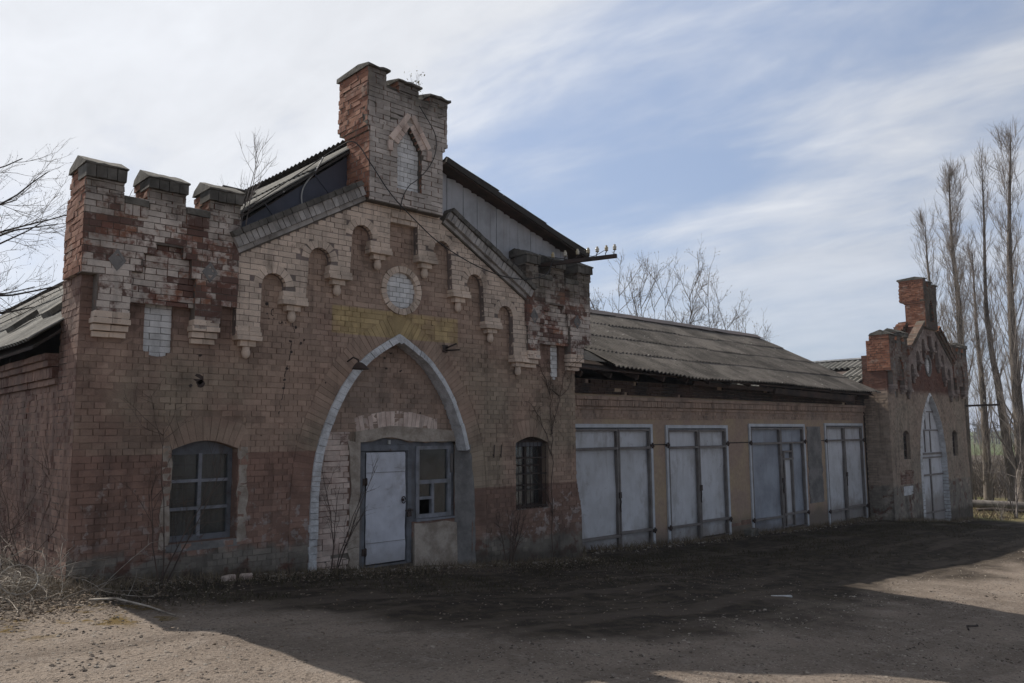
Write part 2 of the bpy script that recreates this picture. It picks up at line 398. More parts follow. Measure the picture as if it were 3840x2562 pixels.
MCHp = wall_material('stack_mortar', zones_flat((0.17, 0.145, 0.125), (0.10, 0.085, 0.07)), per_brick=False, soot_z=6.0)
MGF2 = wall_material('far_gable_brick', zones_flat((0.33, 0.28, 0.25), (0.22, 0.17, 0.15)), peel=0.36)
MTWR = wall_material('right_turret_brick', TWZ, peel=peel_tower, soot_z=3.85)
MTW2 = wall_material('worn_tower_brick_far', zones_flat((0.26, 0.22, 0.19), (0.15, 0.12, 0.10)), peel=0.45, side_bare=True, soot_z=4.1)
MCOR = wall_material('cornice_brick', zones_flat((0.45, 0.43, 0.41), (0.32, 0.30, 0.28), 4.0), peel=0.2)
MCOP = wall_material('cornice_coping', zones_flat((0.15, 0.14, 0.125), (0.085, 0.08, 0.07), 4.0), peel=0.15)
MLIME = wall_material('whitewashed_brick', zones_flat((0.74, 0.61, 0.53), (0.55, 0.42, 0.36), 3.5), peel=0.32)
MWHB = wall_material('white_blind_brick', zones_flat((0.80, 0.80, 0.79), (0.70, 0.71, 0.71)), peel=0.12)
MBARE = wall_material('bare_red_brick', zones_flat((0.30, 0.19, 0.145), (0.19, 0.125, 0.10), 2.0), peel=0.40)

def plaster(name, c1, c2, sc_=3.0, bumpy=0.5, dirt=None, rough=0.92):
    m, t, b = newmat(name); P = t.obj()
    n1 = t.noise(P, sc_, 5.0, 0.62); n2 = t.noise(P, sc_ * 7, 4.0, 0.6)
    col = t.mix(t.step(n1, 0.36, 0.66), c1, c2)
    col = t.v('SCALE', col, scale=t.m('ADD', 0.72, t.m('MULTIPLY', n2, 0.56)))
    if dirt:
        x, y, z = t.sep(P); k = t.step(t.m('ADD', z, t.m('MULTIPLY', t.m('SUBTRACT', n1, 0.5), dirt[2])), dirt[0], dirt[1])
        col = t.mix(t.m('MULTIPLY', k, 0.8), col, dirt[3])
    t.put(b.inputs['Base Color'], col); b.inputs['Roughness'].default_value = rough
    t.put(b.inputs['Normal'], t.bump(t.m('ADD', n1, t.m('MULTIPLY', n2, 0.5)), bumpy, 0.02)); return m
MTRIM = plaster('white_trim', (0.66, 0.67, 0.68), (0.44, 0.44, 0.44), 6.0, 0.7)
MGREYP = plaster('grey_plaster', (0.24, 0.23, 0.22), (0.15, 0.145, 0.14), 3.0)
MBEIGE = plaster('beige_plaster', (0.46, 0.40, 0.34), (0.28, 0.235, 0.19), 4.0)
MPIER = plaster('ochre_plaster', (0.41, 0.315, 0.215), (0.345, 0.255, 0.205), 1.6, 0.5, (-0.35, -0.75, 0.6, (0.15, 0.13, 0.11)))
MCONC = plaster('old_concrete', (0.165, 0.155, 0.135), (0.075, 0.07, 0.06), 4.5, 0.9)
MDARK = plaster('soot_shade_dark', (0.075, 0.05, 0.04), (0.035, 0.03, 0.027), 2.0)  # soot, plus shade under the eaves put into the colour
MROOM = plaster('dim_room', (0.17, 0.175, 0.165), (0.10, 0.10, 0.095), 1.0)
def metal_paint(name, c1, c2, rust=0.5, rough=0.5, sc_=1.4, spec=0.4, dirt=None, stain=0.0):
    m, t, b = newmat(name); P = t.obj()
    n1 = t.noise(P, sc_, 4.0, 0.6); n2 = t.noise(t.v('MULTIPLY', P, (1, 1, 0.25)), 9.0, 4.0, 0.62); n3 = t.noise(P, 40.0, 2.0, 0.6)
    col = t.mix(t.step(n1, 0.35, 0.7), c1, c2); col = t.v('SCALE', col, scale=t.m('ADD', 0.86, t.m('MULTIPLY', n2, 0.28)))
    run = t.noise(t.v('MULTIPLY', P, (9.0, 9.0, 0.5)), 1.0, 4.0, 0.65); col = t.mix(t.m('MULTIPLY', t.step(run, 0.56, 0.74), 0.16 + 0.35 * rust), col, (0.17, 0.14, 0.12))
    rk = t.step(t.m('ADD', t.m('MULTIPLY', t.noise(P, 3.3, 5.0, 0.7), 0.8), t.m('MULTIPLY', n3, 0.2)), 0.70 - 0.1 * rust, 0.76 - 0.1 * rust)
    col = t.mix(t.m('MULTIPLY', rk, 0.75), col, (0.10, 0.06, 0.042))
    if stain:
        st_ = t.step(t.noise(t.v('MULTIPLY', P, (1.6, 1.6, 1.0)), 1.9, 6.0, 0.7), 0.48, 0.66); col = t.mix(t.m('MULTIPLY', st_, stain), col, (0.27, 0.25, 0.23))
        sc2 = t.step(t.noise(t.v('MULTIPLY', P, (3.0, 3.0, 14.0)), 1.0, 5.0, 0.75), 0.62, 0.70); col = t.mix(t.m('MULTIPLY', sc2, stain * 0.7), col, (0.16, 0.14, 0.13))
    if dirt:
        x, y, z = t.sep(P); k = t.step(t.m('ADD', z, t.m('MULTIPLY', t.m('SUBTRACT', t.noise(P, 3.0, 4.0, 0.6), 0.5), dirt[2])), dirt[0], dirt[1])
        col = t.mix(t.m('MULTIPLY', k, 0.7), col, dirt[3])
    t.put(b.inputs['Base Color'], col); b.inputs['Roughness'].default_value = rough; b.inputs['Specular IOR Level'].default_value = spec
    t.put(b.inputs['Normal'], t.bump(t.m('ADD', n1, t.m('MULTIPLY', n2, 0.25)), 0.35, 0.02)); return m
MLEAF = metal_paint('white_sheet', (0.60, 0.615, 0.645), (0.50, 0.51, 0.525), 0.55, 0.55, 1.4, 0.3, (-0.30, -0.80, 0.9, (0.20, 0.17, 0.145)), 0.42)
MLEAFG = metal_paint('grey_blue_sheet', (0.33, 0.36, 0.41), (0.23, 0.25, 0.285), 0.6, 0.55, 1.4, 0.3, (-0.5, -0.95, 0.7, (0.15, 0.13, 0.12)))
MDOOR = metal_paint('pale_door_sheet', (0.60, 0.615, 0.675), (0.50, 0.515, 0.56), 0.7, 0.5, 3.0, 0.4, (0.05, -0.35, 0.5, (0.30, 0.29, 0.29)), 0.5)
MRAIL = metal_paint('brown_grey_rail', (0.20, 0.185, 0.175), (0.14, 0.12, 0.11), 0.8, 0.6, 4.0)
MGFR = metal_paint('pale_blue_frame', (0.54, 0.565, 0.60), (0.44, 0.46, 0.485), 0.5, 0.6, 4.0)
MBLUE = metal_paint('blue_grey_wood', (0.18, 0.19, 0.21), (0.11, 0.113, 0.12), 0.9, 0.75, 5.0, 0.2)
MWIN = metal_paint('worn_window_paint', (0.27, 0.28, 0.31), (0.17, 0.175, 0.185), 0.7, 0.7, 6.0, 0.2)
MIRON = metal_paint('rusty_iron', (0.055, 0.035, 0.028), (0.035, 0.028, 0.025), 0.5, 0.7, 5.0)
MSHEET = metal_paint('dark_blue_sheet', (0.075, 0.083, 0.115), (0.05, 0.052, 0.065), 0.2, 0.5, 1.5)
MBOARD = metal_paint('pale_board', (0.44, 0.455, 0.48), (0.31, 0.32, 0.335), 0.4, 0.7, 2.0, 0.2)
MWIRE = metal_paint('black_cable', (0.02, 0.02, 0.021), (0.028, 0.027, 0.027), 0.0, 0.6)
MHOSE = metal_paint('white_cord', (0.45, 0.45, 0.43), (0.36, 0.36, 0.34), 0.0, 0.6)
MPORC = metal_paint('glazed_porcelain', (0.55, 0.53, 0.46), (0.42, 0.33, 0.16), 0.2, 0.15, 9.0, 0.6)
def glassm(name, tint, refl):
    m, t, b = newmat(name); P = t.obj()
    out = m.node_tree.nodes['Material Output']
    g = t.node('ShaderNodeBsdfGlossy'); g.inputs['Roughness'].default_value = 0.12; g.inputs['Color'].default_value = (0.8, 0.82, 0.85, 1)
    tr = t.node('ShaderNodeBsdfTransparent'); tr.inputs['Color'].default_value = (*tint, 1)
    df = t.node('ShaderNodeBsdfDiffuse'); df.inputs['Color'].default_value = (0.17, 0.18, 0.172, 1)
    fr = t.node('ShaderNodeFresnel'); fr.inputs['IOR'].default_value = 1.45
    du = t.m('MULTIPLY', t.step(t.noise(P, 2.5, 4.0, 0.6), 0.3, 0.75), 0.35)
    m1 = t.node('ShaderNodeMixShader'); t.put(m1.inputs[0], du); t.L.new(tr.outputs[0], m1.inputs[1]); t.L.new(df.outputs[0], m1.inputs[2])
    m2 = t.node('ShaderNodeMixShader'); t.put(m2.inputs[0], t.m('MULTIPLY', fr.outputs[0], refl)); t.L.new(m1.outputs[0], m2.inputs[1]); t.L.new(g.outputs[0], m2.inputs[2])
    t.L.new(m2.outputs[0], out.inputs[0]); return m
MGLASS = glassm('dusty_glass', (0.72, 0.75, 0.76), 1.0)
def roofm(name, c1, c2, lichen, sc_=1.2, sheets=False):
    m, t, b = newmat(name); P = t.obj()
    n1 = t.noise(P, sc_, 5.0, 0.6); n2 = t.noise(P, 9.0, 4.0, 0.65); n3 = t.noise(P, 60.0, 2.0, 0.5)
    col = t.mix(t.step(n1, 0.36, 0.66), c1, c2); col = t.mix(t.m('MULTIPLY', t.step(n2, 0.55, 0.72), 0.6), col, lichen)
    vo = t.voro(P, 5.5)[0]; col = t.mix(t.step(vo, 0.09, 0.05), col, (0.45, 0.44, 0.40))
    if sheets:
        x, y, z = t.sep(P); wn = t.node('ShaderNodeTexWhiteNoise'); t.put(wn.inputs['Vector'], t.comb(t.m('FLOOR', t.m('DIVIDE', x, 1.02)), t.m('FLOOR', t.m('DIVIDE', t.m('SUBTRACT', y, 0.14), 1.0)), 3.0))
        col = t.v('SCALE', col, scale=t.m('ADD', 0.74, t.m('MULTIPLY', wn.outputs['Value'], 0.5)))
        mo = t.step(t.noise(P, 7.0, 5.0, 0.7), 0.60, 0.68); col = t.mix(t.m('MULTIPLY', mo, 0.7), col, (0.045, 0.048, 0.03))
    col = t.v('SCALE', col, scale=t.m('ADD', 0.75, t.m('MULTIPLY', n3, 0.5)))
    t.put(b.inputs['Base Color'], col); t.put(b.inputs['Normal'], t.bump(t.m('ADD', n2, t.m('MULTIPLY', n3, 0.4)), 0.5, 0.015)); return m
MROOF = roofm('mossy_fibre_cement', (0.150, 0.134, 0.118), (0.078, 0.070, 0.062), (0.225, 0.205, 0.18), 1.6, True)
MROOFL = roofm('pale_fibre_cement', (0.33, 0.32, 0.29), (0.22, 0.215, 0.19), (0.40, 0.38, 0.33))
MROOFW = roofm('streaky_fibre_cement', (0.20, 0.195, 0.175), (0.11, 0.105, 0.092), (0.28, 0.27, 0.24), 2.5)
MROOFD = roofm('dark_roof_sheet', (0.06, 0.055, 0.05), (0.045, 0.042, 0.04), (0.09, 0.085, 0.075))
MRIDGE = metal_paint('brown_ridge_tin', (0.12, 0.085, 0.072), (0.085, 0.068, 0.06), 0.6, 0.6)
def barkm(name, c1, c2, sc_=6.0):
    m, t, b = newmat(name); P = t.obj(); n = t.noise(t.v('MULTIPLY', P, (1, 1, 0.35)), sc_, 4.0, 0.6)
    t.put(b.inputs['Base Color'], t.mix(t.step(n, 0.35, 0.65), c1, c2)); t.put(b.inputs['Normal'], t.bump(n, 0.6, 0.02)); return m
MBARK = barkm('poplar_bark', (0.17, 0.145, 0.122), (0.085, 0.073, 0.063), 3.0)
MTWIG = barkm('poplar_twig', (0.42, 0.37, 0.325), (0.26, 0.23, 0.205))
MTWIG2 = barkm('grey_twig', (0.27, 0.23, 0.19), (0.155, 0.13, 0.11))
MDTW = barkm('dark_twig', (0.06, 0.047, 0.042), (0.035, 0.03, 0.028))
MDRY = barkm('dry_stalk', (0.46, 0.42, 0.36), (0.22, 0.18, 0.145))
MBIRCH = barkm('birch_twig', (0.30, 0.27, 0.25), (0.11, 0.09, 0.08), 12.0)
MBUD = barkm('spring_leaf', (0.35, 0.31, 0.15), (0.22, 0.22, 0.09))
MVINE = barkm('dry_vine', (0.115, 0.082, 0.066), (0.07, 0.053, 0.045))
MLOG = barkm('weathered_log', (0.22, 0.20, 0.185), (0.12, 0.108, 0.10))

# ------------------------------------------------------------------ ground
def gz0(x):
    P = [(-40, 0.12), (-3, 0.10), (0, 0.0), (3, -0.22), (6, -0.48), (8.6, -0.66), (12, -0.83), (16, -0.96), (20, -1.05), (23, -1.13), (27, -1.48), (31, -1.66), (36, -1.74), (60, -2.4), (120, -3.0)]
    if x <= P[0][0]: return P[0][1]
    for (a, za), (b, zb) in zip(P, P[1:]):
        if x <= b: return za + (zb - za) * (x - a) / (b - a)
    return P[-1][1]
def gz(x, y):
    z = gz0(x)
    if y < 0:                                        # the yard falls a little away from the building
        z -= 0.015 * min(-y, 9)
    n = mnoise.noise(Vector((x * 0.35, y * 0.35, 1.0))) * 0.05 + mnoise.noise(Vector((x * 1.3, y * 1.3, 4.0))) * 0.018
    return z + n * (1.0 if abs(x) < 60 and abs(y) < 60 else 0.0)
mb = MB()
def axis(lo, hi, fine, far):
    a = []; x = lo
    while x < hi: a.append(x); x += fine
    a.append(hi); st = fine; x = hi
    while x < far: st *= 1.45; x += st; a.append(x)
    st = fine; x = lo; pre = []
    while x > -far: st *= 1.45; x -= st; pre.append(x)
    return pre[::-1] + a
AX, AY = axis(-6, 34, 0.16, 2500), axis(-11, 4, 0.14, 2500)
nb = len(AY)
for x in AX:
    for y in AY:
        z = gz(x, y)
        if -8 < x < 36 and -12 < y < 4: z += mnoise.noise(Vector((x * 5, y * 5, 2.0))) * 0.010 + mnoise.noise(Vector((x * 14, y * 14, 9.0))) * 0.006
        mb.v.append((x, y, z))
for i in range(len(AX) - 1):
    for k in range(nb - 1): mb.face([i * nb + k, (i + 1) * nb + k, (i + 1) * nb + k + 1, i * nb + k + 1], sm=True)
m, t, b = newmat('yard_dirt'); P = t.obj(); x, y, z = t.sep(P)
n1 = t.noise(P, 0.55, 5.0, 0.6); n2 = t.noise(P, 4.0, 5.0, 0.65); n3 = t.noise(P, 26.0, 4.0, 0.65); n4 = t.noise(P, 90.0, 2.0, 0.6)
rut = t.noise(t.v('MULTIPLY', t.v('ADD', P, (0.0, 0.0, 0.0)), (0.12, 1.1, 1.0)), 1.0, 4.0, 0.6)
dirt = t.mix(t.step(n1, 0.38, 0.62), (0.275, 0.228, 0.188), (0.195, 0.160, 0.132))
dirt = t.mix(t.m('MULTIPLY', t.step(rut, 0.50, 0.62), 0.6), dirt, (0.135, 0.110, 0.090))
dirt = t.mix(t.m('MULTIPLY', t.step(n2, 0.5, 0.68), 0.6), dirt, (0.29, 0.25, 0.215))
dirt = t.mix(t.m('MULTIPLY', t.step(n3, 0.53, 0.64), 0.62), dirt, (0.085, 0.068, 0.055))
vs = t.voro(P, 34.0); peb = t.step(vs[0], 0.30, 0.18)
pc = t.sep(vs[1])[0]
dirt = t.mix(t.m('MULTIPLY', peb, t.step(pc, 0.55, 0.62)), dirt, t.mix(pc, (0.22, 0.19, 0.165), (0.42, 0.38, 0.33)))
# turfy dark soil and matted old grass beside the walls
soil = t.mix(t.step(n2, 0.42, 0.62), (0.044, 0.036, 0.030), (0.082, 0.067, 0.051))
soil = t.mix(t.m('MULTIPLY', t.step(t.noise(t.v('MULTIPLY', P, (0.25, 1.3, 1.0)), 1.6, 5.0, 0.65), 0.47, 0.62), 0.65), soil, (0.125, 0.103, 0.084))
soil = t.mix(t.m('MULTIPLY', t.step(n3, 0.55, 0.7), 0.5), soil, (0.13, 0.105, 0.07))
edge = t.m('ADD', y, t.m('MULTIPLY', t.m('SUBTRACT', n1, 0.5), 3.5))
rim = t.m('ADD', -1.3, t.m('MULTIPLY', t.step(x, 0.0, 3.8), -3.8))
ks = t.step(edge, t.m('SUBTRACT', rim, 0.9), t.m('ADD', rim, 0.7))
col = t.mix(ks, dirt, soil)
moss = t.m('MULTIPLY', t.step(t.noise(P, 2.6, 4.0, 0.6), 0.52, 0.60), t.m('MULTIPLY', t.step(x, 0.6, 0.1), t.m('MULTIPLY', t.step(y, -2.6, -2.2), t.step(y, -1.0, -1.4))))
col = t.mix(t.m('MULTIPLY', moss, 0.85), col, t.mix(n3, (0.16, 0.085, 0.012), (0.10, 0.085, 0.02)))
far = t.step(x, 29.0, 31.5); grass = t.mix(t.step(t.noise(P, 0.9, 4.0, 0.6), 0.4, 0.6), (0.11, 0.12, 0.045), (0.26, 0.22, 0.12))
road = t.m('MULTIPLY', t.step(t.m('ADD', y, t.m('MULTIPLY', n1, 1.2)), -0.5, -1.2), 1.0)
gr = t.mix(road, grass, (0.30, 0.25, 0.21))
col = t.mix(far, col, gr)
fx = t.m('ADD', t.m('MULTIPLY', x, 0.96), t.m('MULTIPLY', y, 0.27))
col = t.mix(t.step(fx, 44.0, 47.0), col, (0.10, 0.08, 0.06))
col = t.mix(t.step(fx, 166.0, 172.0), col, (0.095, 0.118, 0.05))
col = t.v('SCALE', col, scale=t.m('ADD', 0.78, t.m('MULTIPLY', n4, 0.44)))
t.put(b.inputs['Base Color'], col); b.inputs['Roughness'].default_value = 1.0; b.inputs['Specular IOR Level'].default_value = 0.1
t.put(b.inputs['Normal'], t.bump(t.m('ADD', t.m('ADD', n3, t.m('MULTIPLY', n2, 0.8)), t.m('ADD', t.m('MULTIPLY', peb, 0.6), t.m('MULTIPLY', n4, 0.3))), 0.9, 0.03))
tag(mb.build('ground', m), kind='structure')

# ------------------------------------------------------------------ the gatehouses
CX0 = 4.46
ARCL = catmull([(3.0, -0.25), (2.99, 0.55), (3.04, 1.25), (3.2, 1.79), (3.47, 2.32), (3.87, 2.78), (4.45, 3.14)], 5)
def mirror(P): return [(2 * CX0 - q[0], q[1]) for q in P][::-1]
LANCET = ARCL + mirror(ARCL)[1:]                           # outer line of the white trim, foot to foot
ARCN = offset(ARCL, -0.10); ARCN[-1] = (CX0 - 0.01, 2.98)
LANCIN = ARCN + mirror(ARCN)[1:]
RINGO = offset(ARCL, 0.31); RINGO[-1] = (CX0 - 0.0, 3.53)
def corbel_list():
    L = [(1.84, 2.13, 2.91), (2.465, 2.79, 3.44), (3.17, 3.49, 3.89), (3.855, 4.18, 4.36)]
    return L + [(2 * CX0 - b_, 2 * CX0 - a_, z - 0.01) for a_, b_, z in L][::-1]
def frieze_outline():
    """gable field, its lower edge stepping up through arched niches to the middle panel"""
    L = [(1.81, 2.91), (2.14, 2.91)]
    nic = [(2.15, 2.50, 3.62, 3.79), (2.84, 3.19, 4.07, 4.25), (3.53, 3.885, 4.52, 4.70)]
    bot = [3.44, 3.89, 4.36]
    for (a_, b_, s_, tp), bz in zip(nic, bot):
        cxx = (a_ + b_) / 2; r = (b_ - a_) / 2
        L += [(a_, s_)] + arc(cxx, s_, r, tp - s_, math.pi, 0, 10)[1:] + [(b_ - 0.02, bz)]
        L += [({3.44: 2.80, 3.89: 3.50, 4.36: 4.19}[bz], bz)]
    L += [(4.205, 4.99)]
    R = [(2 * CX0 - q[0], q[1]) for q in L][::-1]
    return L + R
def gable_top(): return [(7.11, 3.97), (5.22, 5.03), (5.10, 5.10), (5.10, 6.12), (3.74, 6.12), (3.74, 5.10), (3.70, 5.03), (1.81, 3.97)]
NICHES = [(2.15, 2.50, 3.62, 3.79), (2.84, 3.19, 4.07, 4.25), (3.53, 3.885, 4.52, 4.70)]
NICHES = NICHES + [(2 * CX0 - b_, 2 * CX0 - a_, s_, tp) for a_, b_, s_, tp in NICHES]

def tower(G, mk, x0, x1, p1, p2, blind, mers, mats, first, side_left=True):
    """a corner turret: parapet block with merlons, carried on two pilasters"""
    MT, MTp = mats
    yf = -0.16; zt = 4.46; zl = 3.48; yb = 0.56
    a1, b1 = p1; a2, b2 = p2
    o = [(x0, zt), (x0, zl), (a1, zl), (a1, 2.92), (b1, 2.92), (b1 + 0.01, 3.56), (b1 + 0.13, 3.56), (b1 + 0.13, 3.82), (b1 + 0.27, 3.82), (b1 + 0.27, 3.93),
         (a2 - 0.17, 3.93), (a2 - 0.17, 3.82), (a2 - 0.06, 3.82), (a2 - 0.06, 3.56), (a2, 3.56), (a2, 2.92), (b2, 2.92), (b2 + 0.05, 3.28), (x1, 3.28), (x1, zt)]
    mb = mk(); mb.plate(o, [], yf, 0.0)
    mb.box(x0 + 0.012, x1 - 0.012, 0.0, yb - 0.012, zl + 0.05, zt - 0.003); mb.build('turret_mortar', MTp, G)
    mb = mk(); brickface(mb, o, [], yf, stretch=0.45, proud=0.007, j=0.004)
    bricksxface(mb, yf, yb, zl, zt, x0, -1); bricksxface(mb, yf, yb, zl, zt, x1, 1)
    for k in range(5):        # quoin bricks running down the corner of the wall, stepping back
        pass
    brickface(mb, [(b1 - 0.05, 3.2), (b1 - 0.05, 3.95), (a2 + 0.05, 3.95), (a2 + 0.05, 3.2)], [], -0.10, stretch=0.4)
    mb.build('turret', MT, G)
    # stepped feet of the pilasters
    for a_, b_ in (p1, p2):
        mb = mk()
        for i, (d, z0_, z1_) in enumerate(((0.012, 2.985, 3.06), (0.026, 2.915, 2.98), (0.012, 2.835, 2.908), (0.0, 2.765, 2.83))):
            n = max(2, round((b_ - a_) / 0.15)); wv = (b_ - a_ + 2 * min(d, 0.03)) / n
            for q in range(n): mb.brick(a_ - min(d, 0.03) + q * wv + 0.003, a_ - min(d, 0.03) + (q + 1) * wv - 0.003, yf - d * 0.9 + (0.0, 0.015, 0.05, 0.09)[i], 0.0, z0_ + 0.002, z1_ - 0.003, 0.003)
        mb.build('pilaster_foot', MFR if first else MGF2, G)
    # small diamond recesses framed by a plaster lozenge
    for xc in ((a1 + b1) / 2 + 0.02, (a2 + b2) / 2 + 0.02):
        mb = mk(); c = (xc, 3.67)
        D = [(c[0] - 0.10, c[1]), (c[0], c[1] + 0.135), (c[0] + 0.10, c[1]), (c[0], c[1] - 0.135)]
        I = [(c[0] + (q[0] - c[0]) * 0.62, c[1] + (q[1] - c[1]) * 0.62) for q in D]
        mb.plate(D, [I], yf - 0.014, yf + 0.03); mb.plate([(c[0] + (q[0] - c[0]) * 0.9, c[1] + (q[1] - c[1]) * 0.9) for q in D], [], yf - 0.009, yf + 0.02)
        mb.build('lozenge', MGREYP, G)
    # merlons with header band and roofed coping, sloped sills between them
    for i, (a_, b_) in enumerate(mers):
        mb = mk(); dz = jit(0.015) if first else -0.08 + jit(0.07); dd = 0.10 if i == 0 else 0.22
        mb.box(a_ + 0.012, b_ - 0.012, yf + 0.012, yb - dd - 0.012, zt - 0.02, 4.74 + dz)
        mb.build('merlon_core', MTp, G)
        mb = mk()
        brickface(mb, [(a_, zt), (a_, 4.60), (b_, 4.60), (b_, zt)], [], yf, stretch=0.6, j=0.006)
        bricksxface(mb, yf, yb - dd, zt, 4.74 + dz, a_, -1, j=0.012); bricksxface(mb, yf, yb - dd, zt, 4.72 + dz, b_, 1)
        mb.build('merlon', MT, G)
        mb = mk(); n = 4; wv = (b_ - a_ + 0.05) / n
        for q in range(n): mb.brick(a_ - 0.025 + q * wv + 0.004, a_ - 0.025 + (q + 1) * wv - 0.004, yf - 0.045, 0.1, 4.605, 4.735 + dz, 0.006)
        mb.build('header_band', MCOP, G)
        mb = mk(); z1 = 4.738 + dz; prof = [(yf - 0.06, z1), (yf - 0.055, z1 + 0.02), (0.10, z1 + 0.16), (yb - dd - 0.05, z1 + 0.07), (yb - dd, z1)]
        nx = 7
        for k in range(nx + 1):
            xk = a_ - 0.035 + (b_ - a_ + 0.07) * k / nx
            for (yy, zz_) in prof: mb.v.append((xk, yy + jit(0.008), zz_ + jit(0.008)))
        L = len(prof)
        for k in range(nx):
            for q in range(L): mb.face([k * L + q, k * L + (q + 1) % L, (k + 1) * L + (q + 1) % L, (k + 1) * L + q])
        mb.face(list(range(L))[::-1]); mb.face([nx * L + q for q in range(L)])
        mb.build('coping', MCONC, G, recalc=True)
    for (_, a_), (b_, _) in zip(mers, mers[1:]):
        mb = mk(); a_ += 0.01; b_ -= 0.01
        P = [(yf - 0.05, zt - 0.10), (yf - 0.05, zt - 0.02), (yb - 0.05, zt + 0.17), (yb - 0.05, zt - 0.10)]
        for xk in (a_, b_):
            for yy, zz_ in P: mb.v.append((xk, yy, zz_ + jit(0.012)))
        for q in range(4): mb.face([q, (q + 1) % 4, 4 + (q + 1) % 4, 4 + q])
        mb.face([3, 2, 1, 0]); mb.face([4, 5, 6, 7]); mb.build('notch_sill', MCONC, G, recalc=True)
        mb = mk(); n = 3; wv = (b_ - a_) / n
        for q in range(n): mb.brick(a_ + q * wv + 0.004, a_ + (q + 1) * wv - 0.004, yf - 0.035, 0.02, zt - 0.235, zt - 0.105, 0.004)
        mb.build('notch_course', MT, G)
    # blind window between the pilasters
    xa, xb, za, zb = blind
    cxx = (xa + xb) / 2; r = (xb - xa) / 2
    mb = mk(); B = [(xa, za + 0.08)] + arc(cxx, za + 0.08, r, 0.08, math.pi, 2 * math.pi, 8)[1:] + arc(cxx, zb - 0.1, r, 0.1, 0, math.pi, 8)
    brickface(mb, B, [], 0.045, stretch=0.7, proud=0.004); mb.build('blind_window', MWHB if first else MGREYP, G)
    mb = mk(); mb.plate([(xa - .05, za - .05), (xb + .05, za - .05), (xb + .05, zb + .05), (xa - .05, zb + .05)], [], 0.05, 0.09); mb.build('blind_window_back', MGREYP, G)
    return B

